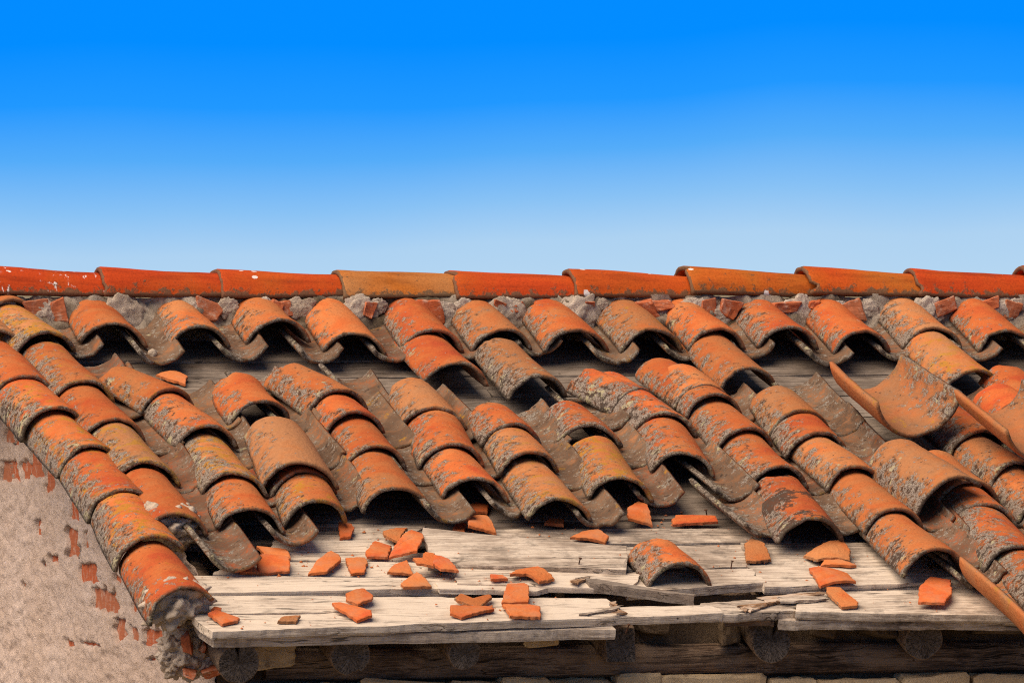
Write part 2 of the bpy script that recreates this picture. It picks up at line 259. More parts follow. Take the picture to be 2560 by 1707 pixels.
BRICKS = [
    (0.3019, 0.4047, -0.3252, -0.2947),
    (0.3337, 0.4528, -0.4313, -0.3772),
    (0.2157, 0.3225, -0.4268, -0.3743),
    (0.0758, 0.1813, -0.4201, -0.3776),
    (-0.0928, 0.0679, -0.4112, -0.343),
    (-0.2437, -0.1232, -0.4501, -0.3802),
    (-0.5539, -0.4295, -0.5105, -0.4578),
    (-0.065, -0.0162, -0.5664, -0.5264),
    (-0.5201, -0.4042, -0.6082, -0.5369),
    (-0.5712, -0.5363, -0.6033, -0.5764),
    (-0.6437, -0.612, -0.5822, -0.5367),
    (-0.777, -0.5464, -0.6687, -0.6197),
    (-1.0096, -0.7126, -0.7331, -0.6804),
    (-1.0264, -0.9468, -0.6554, -0.6302),
    (-1.2331, -1.1688, -0.7261, -0.6797),
    (-1.1066, -0.9816, -0.8004, -0.748),
    (-1.233, -1.1343, -0.7933, -0.7598),
    (-1.5395, -1.3119, -0.802, -0.7583),
    (-0.4875, -0.3918, -0.8436, -0.8291),
    (-0.8123, -0.5824, -0.8289, -0.8253),
    (-0.3031, -0.1907, -0.6313, -0.6099),
    (-0.1256, -0.0694, -0.6407, -0.6299),
    (0.1292, 0.1727, -0.7268, -0.6995),
    (0.2155, 0.2782, -0.3299, -0.3053),
    (-1.433, -1.3726, -0.8373, -0.8305),
]
LUMPS = [
    (0.0194, 0.0772, 0.0488),
    (0.1246, 0.0295, 0.0619),
    (0.3376, 0.0515, 0.1075),
    (0.5337, 0.045, 0.0293),
    (0.6288, 0.0449, 0.0488),
    (0.7308, 0.0576, 0.0488),
    (0.7278, 0.056, 0.0391),
    (0.8317, 0.0415, 0.0716),
    (0.9838, 0.0317, 0.0879),
    (1.0469, 0.0477, 0.0391),
    (1.2399, 0.0282, 0.0554),
    (1.2866, 0.0539, 0.0488),
    (1.397, 0.028, 0.0749),
    (1.4023, 0.0151, 0.1075),
    (1.6072, 0.031, 0.1075),
    (1.8504, 0.0275, 0.0423),
    (1.9317, 0.0599, 0.0651),
    (2.0201, 0.0208, 0.0586),
    (1.6763, 0.0569, 0.0293),
    (2.241, 0.0303, 0.0814),
    (2.4434, 0.0366, 0.0521),
    (2.5984, 0.043, 0.0879),
    (2.3575, 0.0465, 0.0293),
    (2.8268, 0.0297, 0.0651),
    (2.872, 0.0691, 0.0358),
]
BITS = [
    (0.1068, 0.0676, 0.0716, 0.0358),
    (0.1635, 0.0548, 0.0293, 0.0554),
    (0.573, 0.0401, 0.0619, 0.0456),
    (0.7822, 0.0447, 0.0423, 0.0391),
    (1.0203, 0.0381, 0.026, 0.0358),
    (1.1865, 0.0315, 0.0716, 0.0749),
    (1.3819, 0.049, 0.0293, 0.0195),
    (1.4392, 0.0425, 0.0423, 0.0195),
    (1.6392, 0.0634, 0.0326, 0.0163),
    (1.7928, 0.0389, 0.0684, 0.0554),
    (1.847, 0.06, 0.0423, 0.026),
    (1.9844, 0.055, 0.0521, 0.0456),
    (2.0388, 0.0549, 0.0456, 0.0423),
    (2.1983, 0.0532, 0.0749, 0.0358),
    (2.2787, 0.0662, 0.0358, 0.0228),
    (2.3918, 0.0449, 0.0586, 0.0521),
    (2.6571, 0.0545, 0.0488, 0.0358),
    (2.7869, 0.056, 0.0488, 0.0293),
    (2.8546, 0.0461, 0.0358, 0.0488),
    (0.7637, 0.0544, 0.0293, 0.0293),
]
NAILS = [
    (1.0592, 2.104),
    (1.4571, 2.0936),
    (1.0987, 2.4197),
    (1.4561, 1.6595),
    (1.5298, 1.6425),
]
SPLINTERS = [
    ((0.9028, 2.255), (1.0542, 2.2112), 0.0479),
    ((1.0144, 2.201), (1.0666, 2.1715), 0.0287),
    ((1.0947, 2.2569), (1.149, 2.3073), 0.0431),
    ((1.0892, 2.2877), (1.1194, 2.3371), 0.0335),
    ((1.0864, 2.314), (1.0862, 2.4018), 0.0287),
    ((1.4815, 2.2739), (1.6378, 2.2656), 0.0575),
    ((1.5222, 2.3019), (1.6422, 2.3014), 0.0431),
    ((1.4, 2.3421), (1.5273, 2.3154), 0.0383),
    ((1.4206, 2.3472), (1.4545, 2.344), 0.0287),
    ((1.0905, 2.3537), (0.9966, 2.3987), 0.0239),
]
CORNER_LUMPS = [
    (0.0544, -0.7309, 0.044),
    (0.0189, -0.7622, 0.0374),
    (0.0751, -0.7629, 0.0391),
    (0.0426, -0.7913, 0.0423),
    (0.078, -0.809, 0.0309),
    (0.016, -0.8111, 0.0309),
    (0.0219, -0.7219, 0.0293),
    (-0.0017, -0.785, 0.026),
    (0.0514, -0.826, 0.026),
]
CORNER_BITS = [
    (0.0101, -0.7016, 0.0244, 0.0391, 0.2),
    (0.0352, -0.7537, 0.0228, 0.0407, -0.2),
    (0.081, -0.7658, 0.0163, 0.0195, 0.4),
    (0.0972, -0.8266, 0.0358, 0.0195, -0.3),
    (0.0425, -0.8287, 0.026, 0.0147, 0.3),
]
STONE_TOP = -0.8566
BEAM_TOP = -0.7788
BEAM_BOT = -0.8574
LOOSE_U = 1.29
LOOSE_S = 2.2187
LOOSE_L = 0.2063
PEBBLE = (0.36, -0.3774, 0.033)
SKY_LOW = [(0.0, (0.46, 0.67, 0.88)), (0.10, (0.42, 0.645, 0.885)), (0.22, (0.25, 0.54, 0.91)), (0.36, (0.09, 0.415, 0.95)), (0.50, (0.015, 0.315, 1.0)), (0.66, (0.001, 0.265, 1.0)), (1.0, (0.001, 0.25, 1.0))]
SUN_E, SUN_ANGLE, SUN_COL = 1.5, 65.0, (1.0, 0.84, 0.67)
EXPOSURE = 1.88
NISHITA_K = 0.018
OVERTURNED = [
    ('overturned_tile', 2.195, 1.29, 0.088, 8, -4, 1.0, 0.25, 0.33, 0.112, (.55, .3, .3, 0), 'big upturned barrel tile, hollow side up, lying across the rows at right'),
    ('overturned_tile', 2.44, 1.60, 0.122, 9, -5, 0, 0.245, 0.33, 0.105, (.5, .3, .3, 0), 'upturned barrel tile cut off by the right picture edge'),
    ('slid_tile', 2.080, 2.740, 0.012, 4.0, 12, 0, 0.17, 0.480, 0.075, (.5, .42, .35, 0), 'orange-brown channel tile slid down over the eaves at lower right, hollow side up'),
]
FRAG_LABELS = [
    'small orange shard at the very left end of the front board',
    'tiny reddish chip just behind the shard at the left end of the front board',
    'small brown sliver by itself near the left front edge of the eaves',
    'angular orange shard just behind the long flat one, front board left',
    'long flat orange shard in front of the angular one, front board left',
    'bent V-shaped shard resting behind a straight shard near front edge',
    'straight flat shard with pale end in front of the V-shaped one',
    'upright-looking tan shard touching the one below it, middle of front board',
    'wide pink shard nearest the front edge, middle of front board',
    'rounded pink shard lying on the plank left of the grey wooden wedge',
    'tiny orange chip left of the rounded pink shard',
    'broad triangular tan shard in front of the short plank end',
    'pale triangular shard left of the heap by the plank end',
    'brownish shard in the middle of the heap by the plank end',
    'bright orange shard at the right of the heap, against the plank end',
    'tan five-sided shard with a thick broken right edge, left boards',
    'squarish pink shard standing alone between two shards, left boards',
    'bright orange four-sided shard left of the biggest shard',
    'biggest shard, salmon and tapering, leaning by the grey plank end',
    'tan shard half hidden behind the biggest salmon shard',
    'small rounded orange shard high on the left boards',
    'long thin shard just above the arched red one at far left',
    'smooth arched red shard beside the hanging channel tile at left',
    'pale pink shard tip poking out under the hanging channel tile',
    'small dark orange shard tucked under the tile ends, centre left',
    'arched salmon shard at the top edge of the grey plank',
    'flat arched tan shard at the upper edge of the middle plank',
    'upright orange shard just below the tile ends, left of the long brick-red one',
    'long dark red brick-like shard on the boards right of centre',
    'speckled ochre shard on the boards right of the loose tile',
    'wide ochre shard, uppermost of the stack of four at right',
    'thin orange shard, second of the stack of four at right',
    'arched orange shard, third of the stack of four at right',
    'brown pointed shard, lowest of the stack of four at right',
    'bright orange arched shard under the lowest tile at far right',
    'greyish pink shard on the dark boards in the gap below the ridge row',
    'red shard in the dark under the tile ends, centre',
    'dark orange shard hidden in shade under the tile ends near centre',
]


scene = bpy.context.scene
for ob in list(bpy.data.objects):
    bpy.data.objects.remove(ob)
COL = scene.collection

# ------------------------------------------------------------------ camera
cam_data = bpy.data.cameras.new('camera')
cam = bpy.data.objects.new('camera', cam_data)
COL.objects.link(cam)
cam.location = CAM
cam.rotation_euler = (math.radians(90.0 + PITCH), 0.0, math.radians(YAW))
cam_data.sensor_width = 36.0
cam_data.lens = 18.0 / math.tan(math.radians(HFOV) / 2)
cam_data.clip_end = 20000.0
scene.camera = cam

# ------------------------------------------------------------------ light
SUN_ELEV, SUN_AZ = 54.0, -158.0         # azimuth measured from +X, light arrives from there
world = bpy.data.worlds.new('World')
scene.world = world
world.use_nodes = True


class Nodes:
    """tiny helper: g('ShaderNodeX', prop=..., inputs={name: value or socket})"""
    def __init__(self, tree):
        self.t = tree
        tree.nodes.clear()

    def __call__(self, kind, inputs=None, **props):
        n = self.t.nodes.new(kind)
        for k, v in props.items():
            setattr(n, k, v)
        for k, v in (inputs or {}).items():
            self.set(n, k, v)
        return n

    def set(self, n, k, v):
        s = n.inputs[k]
        if isinstance(v, bpy.types.NodeSocket):
            self.t.links.new(v, s)
        elif isinstance(v, bpy.types.Node):
            self.t.links.new(v.outputs[0], s)
        else:
            s.default_value = v

    def math(self, op, a, b=0.0, c=0.0, clamp=False):
        n = self.t.nodes.new('ShaderNodeMath')
        n.operation = op
        n.use_clamp = clamp
        for i, v in enumerate((a, b, c)):
            self.set(n, i, v)
        return n.outputs[0]

    def mix(self, f, a, b, mode='MIX'):
        n = self.t.nodes.new('ShaderNodeMix')
        n.data_type = 'RGBA'
        n.blend_type = mode
        n.clamp_factor = True
        self.set(n, 0, f)
        self.set(n, 6, a if not isinstance(a, tuple) or len(a) == 4 else a + (1.0,))
        self.set(n, 7, b if not isinstance(b, tuple) or len(b) == 4 else b + (1.0,))
        return n.outputs[2]

    def ramp(self, f, stops, interp='LINEAR'):
        n = self.t.nodes.new('ShaderNodeValToRGB')
        cr = n.color_ramp
        cr.interpolation = interp
        while len(cr.elements) < len(stops):
            cr.elements.new(0.5)
        for e, (p, c) in zip(cr.elements, stops):
            e.position = p
            e.color = c + (1.0,) if len(c) == 3 else c
        self.set(n, 0, f)
        return n.outputs[0]

    def step(self, v, lo, hi):
        n = self.t.nodes.new('ShaderNodeMapRange')
        n.interpolation_type = 'SMOOTHSTEP'
        for k, x in zip(('Value', 'From Min', 'From Max'), (v, lo, hi)):
            self.set(n, k, x)
        return n.outputs[0]

    def noise(self, vec, scale, detail=4.0, rough=0.6, dist=0.0, w=None):
        n = self.t.nodes.new('ShaderNodeTexNoise')
        if w is not None:
            n.noise_dimensions = '4D'
            self.set(n, 'W', w)
        self.set(n, 'Vector', vec)
        for k, x in zip(('Scale', 'Detail', 'Roughness', 'Distortion'), (scale, detail, rough, dist)):
            self.set(n, k, x)
        return n.outputs[0]


g = Nodes(world.node_tree)
geo = g('ShaderNodeTexCoord')
sep = g('ShaderNodeSeparateXYZ', {0: geo.outputs['Generated']})
elev = g.math('ARCSINE', sep.outputs[2])
haze = g.noise(geo.outputs['Generated'], 9.0, 2.0, 0.5)
elev_deg = g.math('MULTIPLY_ADD', elev, 63.0, g.math('MULTIPLY', g.math('SUBTRACT', haze, 0.5), 1.1))
# pale haze hugging the horizon that thins out into deep blue, then darkens slowly to the zenith
low = g.ramp(g.math('DIVIDE', elev_deg, 3.0, clamp=True), SKY_LOW)
sky = g('ShaderNodeTexSky', sky_type='NISHITA')
sky.sun_disc = False
sky.sun_elevation = math.radians(SUN_ELEV)
sky.sun_rotation = math.radians(90.0 - SUN_AZ)
sky.altitude = 900.0
sky.dust_density = 0.6
nish = g.mix(1.0, sky.outputs[0], (NISHITA_K, NISHITA_K, NISHITA_K), 'MULTIPLY')
k = 2.0 ** -EXPOSURE
skycol = g.mix(g.step(elev_deg, 2.4, 14.0), g.mix(1.0, low, (k, k, k), 'MULTIPLY'), nish)
grad = g('ShaderNodeBackground', {'Color': skycol, 'Strength': 1.0})
g('ShaderNodeOutputWorld', {'Surface': grad})

sun_data = bpy.data.lights.new('sun', 'SUN')
sun_data.energy = SUN_E
sun_data.angle = math.radians(SUN_ANGLE)
sun_data.color = SUN_COL
sun = bpy.data.objects.new('sun', sun_data)
COL.objects.link(sun)
az, el = math.radians(SUN_AZ), math.radians(SUN_ELEV)
to_sun = Vector((math.cos(az) * math.cos(el), math.sin(az) * math.cos(el), math.sin(el)))
sun.rotation_euler = to_sun.to_track_quat('Z', 'Y').to_euler()
sun.location = (0, -6, 12)

scene.view_settings.view_transform = 'Standard'
scene.view_settings.look = 'None'
scene.view_settings.exposure = EXPOSURE
scene.view_settings.gamma = 1.0
scene.render.engine = 'CYCLES'
scene.cycles.use_denoising = False
scene.cycles.filter_width = 1.15
scene.cycles.max_bounces = 4
scene.cycles.diffuse_bounces = 3
scene.cycles.glossy_bounces = 2

# ------------------------------------------------------------------ materials
def new_mat(name):
    m = bpy.data.materials.new(name)
    m.use_nodes = True
    return m, Nodes(m.node_tree)


def finish(g, col, rough, height=None, bump=0.3, dist=0.01, spec=0.3):
    b = g('ShaderNodeBsdfPrincipled', {'Base Color': col, 'Roughness': rough})
    b.inputs['Specular IOR Level'].default_value = spec
    if height is not None:
        bn = g('ShaderNodeBump', {'Height': height, 'Strength': bump, 'Distance': dist})
        g.set(b, 'Normal', bn.outputs[0])
    g('ShaderNodeOutputMaterial', {'Surface': b})


def object_coords(g, spread=37.0):
    tc = g('ShaderNodeTexCoord')
    oi = g('ShaderNodeObjectInfo')
    off = g('ShaderNodeVectorMath', {0: tc.outputs['Object']}, operation='ADD')
    sh = g('ShaderNodeCombineXYZ', {0: g.math('MULTIPLY', oi.outputs['Random'], spread),
                                    1: g.math('MULTIPLY', oi.outputs['Random'], spread * 1.7), 2: 0.0})
    g.set(off, 1, sh)
    return off.outputs[0], oi


def attr(g, name):
    return g('ShaderNodeAttribute', attribute_name=name).outputs['Fac']


def terracotta(name, weathered=True):
    """object colour: R tone, G lichen, B ochre lichen; alpha black lichen"""
    m, g = new_mat(name)
    v, oi = object_coords(g)
    oc = g('ShaderNodeSeparateColor', {0: oi.outputs['Color']})
    tone, lich, ochre = oc.outputs[0], oc.outputs[1], oc.outputs[2]
    black = oi.outputs['Alpha']
    al, ar, inn, rim = attr(g, 'along'), attr(g, 'across'), attr(g, 'inner'), attr(g, 'rim')
    big = g.noise(v, 9.0, 3.0, 0.6, 0.5)
    t2 = g.math('ADD', g.math('ADD', tone, 0.16), g.math('MULTIPLY', g.math('SUBTRACT', big, 0.5), 1.5), clamp=True)
    base = g.ramp(t2, [(0.0, (0.47, 0.080, 0.022)), (0.25, (0.52, 0.124, 0.030)), (0.5, (0.52, 0.160, 0.046)), (0.75, (0.48, 0.184, 0.064)), (1.0, (0.45, 0.20, 0.084))])
    fine = g.noise(v, 150.0, 4.0, 0.7)
    base = g.mix(0.6, base, g.ramp(fine, [(0.3, (0.66, 0.62, 0.6)), (0.7, (1.14, 1.12, 1.1))]), 'MULTIPLY')
    speck = g.noise(v, 330.0, 2.0, 0.6)
    soot = g.math('MULTIPLY_ADD', oi.outputs['Random'], 0.40 if weathered else 0.30, 0.80 if weathered else 1.0)
    base = g.mix(1.0, base, g('ShaderNodeCombineColor', {0: soot, 1: soot, 2: soot}).outputs[0], 'MULTIPLY')
    h = g.math('MULTIPLY', fine, 0.35)
    if weathered:
        # growth favours the weather-side flank, the mouth and the sheltered hollows
        near = g.math('SUBTRACT', 1.0, g.step(al, 0.0, 0.16))
        left = g.step(g.math('MULTIPLY', ar, -1.0), -0.25, 0.9)
        bias = g.math('MULTIPLY_ADD', near, 0.06, g.math('MULTIPLY_ADD', left, 0.42, -0.05))
        bias = g.math('MULTIPLY_ADD', rim, 0.20, bias)
        bias = g.math('MULTIPLY_ADD', g.math('SUBTRACT', lich, 0.80), 0.42, bias)
        bias = g.math('MULTIPLY_ADD', inn, 0.10, bias)
        mid = g.noise(v, 24.0, 4.0, 0.6)
        spread = g.math('MULTIPLY_ADD', g.math('SUBTRACT', mid, 0.5), 1.35, bias)
        # brown film of dirt and algae
        film = g.step(g.math('MULTIPLY_ADD', g.math('SUBTRACT', fine, 0.5), 0.6, spread), -0.02, 0.34)
        filmc = g.mix(speck, (0.10, 0.05, 0.024), (0.24, 0.115, 0.048))
        col = g.mix(g.math('MULTIPLY', film, 0.82), base, filmc)
        # hollow side: grey-brown silt
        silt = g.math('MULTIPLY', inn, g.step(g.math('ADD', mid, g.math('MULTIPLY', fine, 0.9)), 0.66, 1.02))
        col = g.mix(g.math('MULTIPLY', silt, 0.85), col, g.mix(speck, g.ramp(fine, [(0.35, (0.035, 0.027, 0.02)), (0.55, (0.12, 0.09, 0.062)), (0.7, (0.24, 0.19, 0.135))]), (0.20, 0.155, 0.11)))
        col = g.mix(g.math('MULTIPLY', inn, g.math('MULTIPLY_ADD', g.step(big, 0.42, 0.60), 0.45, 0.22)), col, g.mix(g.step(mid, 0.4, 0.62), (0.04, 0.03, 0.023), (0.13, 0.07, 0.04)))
        # ochre crust
        och = g.noise(v, 19.0, 5.0, 0.7, 0.3)
        oc_n = g.math('MULTIPLY_ADD', g.math('SUBTRACT', ochre, 0.5), 0.30, och)
        oc_n = g.math('MULTIPLY_ADD', rim, 0.08, oc_n)
        oc_m = g.math('MULTIPLY', g.step(oc_n, 0.54, 0.66), g.step(speck, 0.36, 0.5))
        col = g.mix(g.math('MULTIPLY', oc_m, 0.9), col, g.mix(big, (0.34, 0.15, 0.012), (0.44, 0.23, 0.018)))
        # grey flecked lichen in drifts
        gn = g.noise(v, 72.0, 4.0, 0.66)
        gv = g.math('MULTIPLY_ADD', spread, 0.50, gn)
        gm = g.step(gv, 0.60, 0.655)
        greyc = g.mix(g.step(speck, 0.40, 0.60), (0.085, 0.062, 0.048), (0.33, 0.285, 0.235))
        col = g.mix(g.math('MULTIPLY', gm, 0.88), col, greyc)
        # cream rosettes
        cr_m = g.step(g.math('MULTIPLY_ADD', spread, 0.22, g.math('SUBTRACT', 1.0, och)), 0.66, 0.70)
        cr_m = g.math('MULTIPLY', cr_m, g.step(gn, 0.42, 0.5))
        col = g.mix(g.math('MULTIPLY', cr_m, 0.75), col, (0.40, 0.345, 0.19))
        # black specks
        bv = g.math('MULTIPLY_ADD', g.math('SUBTRACT', big, 0.47), g.math('MULTIPLY', black, 1.6), g.math('SUBTRACT', 1.0, gn))
        bv = g.math('MULTIPLY_ADD', spread, 0.25, bv)
        bm = g.step(bv, 0.635, 0.68)
        col = g.mix(g.math('MULTIPLY', bm, 0.85), col, (0.045, 0.03, 0.022))
        # bird droppings, rare
        vo = g('ShaderNodeTexVoronoi', {'Vector': v, 'Scale': 13.0})
        dm = g.math('LESS_THAN', vo.outputs['Distance'], g.math('MULTIPLY_ADD', fine, 0.09, 0.01))
        dm = g.math('MULTIPLY', dm, g.math('GREATER_THAN', g('ShaderNodeSeparateColor', {0: vo.outputs['Color']}).outputs[0], 0.9))
        col = g.mix(g.math('MULTIPLY', dm, 0.75), col, (0.72, 0.68, 0.62))
        col = g.mix(g.math('MULTIPLY', rim, 0.35), col, g.mix(speck, (0.06, 0.045, 0.03), (0.20, 0.15, 0.09)))
        h = g.math('MULTIPLY_ADD', gn, 0.9, h)
        finish(g, col, 0.9, h, 0.75, 0.005, 0.2)
    else:
        col = g.mix(g.math('MULTIPLY', rim, 0.5), base, (0.34, 0.085, 0.025))
        dust = g.step(g.noise(v, 20.0, 4.0, 0.7), 0.40, 0.70)
        col = g.mix(g.math('MULTIPLY', dust, 0.5), col, (0.48, 0.22, 0.115))
        pits = g.step(speck, 0.66, 0.74)
        col = g.mix(g.math('MULTIPLY', pits, 0.5), col, (0.16, 0.06, 0.03))
        finish(g, col, 0.88, h, 0.5, 0.003, 0.2)
    return m


def ridge_material():
    m, g = new_mat('ridge_terracotta')
    v, oi = object_coords(g)
    oc = g('ShaderNodeSeparateColor', {0: oi.outputs['Color']})
    al, ar, rim, inn = attr(g, 'along'), attr(g, 'across'), attr(g, 'rim'), attr(g, 'inner')
    st = g('ShaderNodeMapping', {'Vector': v, 'Scale': (30.0, 3.0, 30.0)})
    streak = g.noise(st.outputs[0], 1.0, 5.0, 0.6)
    big = g.noise(v, 6.0, 3.0, 0.5)
    t = g.math('ADD', oc.outputs[0], g.math('MULTIPLY', g.math('SUBTRACT', big, 0.5), 1.0), clamp=True)
    base = g.ramp(t, [(0.0, (0.46, 0.050, 0.006)), (0.3, (0.48, 0.080, 0.008)), (0.65, (0.44, 0.125, 0.014)), (1.0, (0.42, 0.175, 0.055))])
    base = g.mix(0.75, base, g.ramp(streak, [(0.3, (0.5, 0.45, 0.42)), (0.5, (1, 1, 1)), (0.72, (1.2, 1.2, 1.15))]), 'MULTIPLY')
    low = g.step(g.math('ABSOLUTE', ar), 0.62, 0.98)
    moss = g.step(g.math('ADD', g.noise(v, 40.0, 6.0, 0.7), g.math('ADD', g.math('MULTIPLY', low, 0.20), g.math('MULTIPLY', rim, 0.42))), 0.62, 0.72)
    col = g.mix(g.math('MULTIPLY', moss, 0.85), base, g.mix(g.noise(v, 200.0), (0.05, 0.035, 0.02), (0.20, 0.13, 0.07)))
    pit = g.noise(v, 170.0, 4.0, 0.7)
    col = g.mix(0.7, col, g.ramp(pit, [(0.3, (0.55, 0.5, 0.48)), (0.55, (1, 1, 1)), (0.75, (1.15, 1.12, 1.1))]), 'MULTIPLY')
    spk = g.step(g.math('ADD', pit, g.math('MULTIPLY', g.math('SUBTRACT', big, 0.5), 0.3)), 0.64, 0.70)
    col = g.mix(g.math('MULTIPLY', spk, 0.7), col, (0.10, 0.05, 0.03))
    vm = g('ShaderNodeMapping', {'Vector': v, 'Scale': (26.0, 18.0, 14.0)})
    vo = g('ShaderNodeTexVoronoi', {'Vector': vm.outputs[0], 'Scale': 1.0})
    thr = g.math('ADD', 0.02, g.math('MULTIPLY', g.noise(v, 90.0, 3.0), 0.26))
    dm = g.math('LESS_THAN', vo.outputs['Distance'], thr)
    dm = g.math('MULTIPLY', dm, g.math('GREATER_THAN', g('ShaderNodeSeparateColor', {0: vo.outputs['Color']}).outputs[0], 0.86))
    # one tile is badly spattered (blue channel)
    big_d = g.step(g.math('ADD', g.noise(g('ShaderNodeMapping', {'Vector': v, 'Scale': (38.0, 38.0, 18.0)}).outputs[0], 1.0, 6.0, 0.7), g.math('MULTIPLY', oc.outputs[2], 0.10)), 0.66, 0.70)
    big_d = g.math('MULTIPLY', big_d, g.math('GREATER_THAN', oc.outputs[2], 0.1))
    dm = g.math('MAXIMUM', dm, big_d)
    col = g.mix(g.math('MULTIPLY', dm, 0.85), col, (0.76, 0.72, 0.68))
    h = g.math('ADD', g.math('MULTIPLY', streak, 0.4), g.math('MULTIPLY', moss, 0.6))
    h = g.math('ADD', h, g.math('MULTIPLY', g.noise(v, 160.0, 4.0, 0.6), 0.2))
    finish(g, col, 0.7, h, 0.45, 0.004, 0.15)
    return m


def wood_material(name, pale, mid, dark, contrast=1.0, lichen=0.0, bump=0.7):
    """grain runs along local X; object colour R = how grey and dark the board is"""
    m, g = new_mat(name)
    v, oi = object_coords(g, 23.0)
    oc = g('ShaderNodeSeparateColor', {0: oi.outputs['Color']})
    tone = oc.outputs[0]
    warp = g('ShaderNodeVectorMath', {0: v}, operation='ADD')
    wn = g('ShaderNodeTexNoise', {'Vector': v, 'Scale': 5.0, 'Detail': 2.0})
    ws = g('ShaderNodeVectorMath', {0: wn.outputs['Color']}, operation='MULTIPLY')
    ws.inputs[1].default_value = (0.0, 0.03, 0.03)
    g.set(warp, 1, ws.outputs[0])
    mp = g('ShaderNodeMapping', {'Vector': warp.outputs[0], 'Scale': (3.0, 95.0, 95.0)})
    mp2 = g('ShaderNodeMapping', {'Vector': warp.outputs[0], 'Scale': (14.0, 380.0, 380.0)})
    mp3 = g('ShaderNodeMapping', {'Vector': warp.outputs[0], 'Scale': (1.1, 22.0, 22.0)})
    gr = g.noise(mp.outputs[0], 1.0, 5.0, 0.65, 0.2)
    gf = g.noise(mp2.outputs[0], 1.0, 4.0, 0.7)
    gb = g.noise(mp3.outputs[0], 1.0, 3.0, 0.6, 0.6)
    patch = g.noise(v, 5.0, 5.0, 0.65, 0.3)
    f = g.math('MULTIPLY_ADD', g.math('SUBTRACT', gf, 0.5), 0.75, g.math('MULTIPLY_ADD', g.math('SUBTRACT', gr, 0.5), 0.8, 0.5))
    f = g.math('ADD', f, g.math('MULTIPLY', g.math('SUBTRACT', patch, 0.5), 0.8))
    f = g.math('SUBTRACT', f, g.math('MULTIPLY', g.math('SUBTRACT', tone, 0.2), 0.42))
    f = g.math('MULTIPLY_ADD', g.math('SUBTRACT', f, 0.5), contrast, 0.5)
    col = g.ramp(f, [(0.12, dark), (0.36, mid), (0.52, pale), (0.75, tuple(min(1.0, c * 1.08) for c in pale))])
    # drying checks: thin dark splits along the grain
    ck = g.math('ABSOLUTE', g.math('SUBTRACT', gb, 0.5))
    ckm = g.math('SUBTRACT', 1.0, g.step(ck, 0.002, 0.012))
    ckm = g.math('MULTIPLY', ckm, g.step(g.noise(v, 4.0, 3.0), 0.46, 0.6))
    col = g.mix(g.math('MULTIPLY', ckm, 0.8), col, tuple(c * 0.35 for c in dark))
    # knots
    kv = g('ShaderNodeMapping', {'Vector': warp.outputs[0], 'Scale': (3.0, 7.0, 7.0)})
    vo = g('ShaderNodeTexVoronoi', {'Vector': kv.outputs[0], 'Scale': 1.0})
    kn = g.math('SUBTRACT', 1.0, g.step(vo.outputs['Distance'], 0.05, 0.17))
    kn = g.math('MULTIPLY', kn, g.math('GREATER_THAN', g('ShaderNodeSeparateColor', {0: vo.outputs['Color']}).outputs[1], 0.72))
    col = g.mix(g.math('MULTIPLY', kn, 0.6), col, tuple(0.5 * (a + b) for a, b in zip(dark, (0.2, 0.1, 0.05))))
    # grey-black mildew blotches
    md = g.step(g.math('ADD', g.noise(v, 14.0, 7.0, 0.75), g.math('MULTIPLY', tone, 0.26)), 0.58, 0.74)
    md = g.math('MULTIPLY', md, g.step(gf, 0.35, 0.6))
    col = g.mix(g.math('MULTIPLY', md, 0.75), col, (0.13, 0.105, 0.085))
    # nail holes and worm holes
    vh = g('ShaderNodeTexVoronoi', {'Vector': v, 'Scale': 17.0})
    hm = g.math('LESS_THAN', vh.outputs['Distance'], 0.055)
    hm = g.math('MULTIPLY', hm, g.math('GREATER_THAN', g('ShaderNodeSeparateColor', {0: vh.outputs['Color']}).outputs[0], 0.8))
    col = g.mix(g.math('MULTIPLY', hm, 0.85), col, (0.035, 0.02, 0.015))
    if lichen:
        lm = g.step(g.noise(v, 38.0, 6.0, 0.7), 0.66, 0.72)
        col = g.mix(g.math('MULTIPLY', lm, lichen), col, (0.36, 0.33, 0.22))
    h = g.math('ADD', g.math('MULTIPLY', gr, 0.5), g.math('MULTIPLY', gf, 0.5))
    h = g.math('SUBTRACT', h, g.math('MULTIPLY', ckm, 1.2))
    h = g.math('SUBTRACT', h, g.math('MULTIPLY', hm, 1.5))
    finish(g, col, 0.9, h, bump, 0.004, 0.2)
    return m


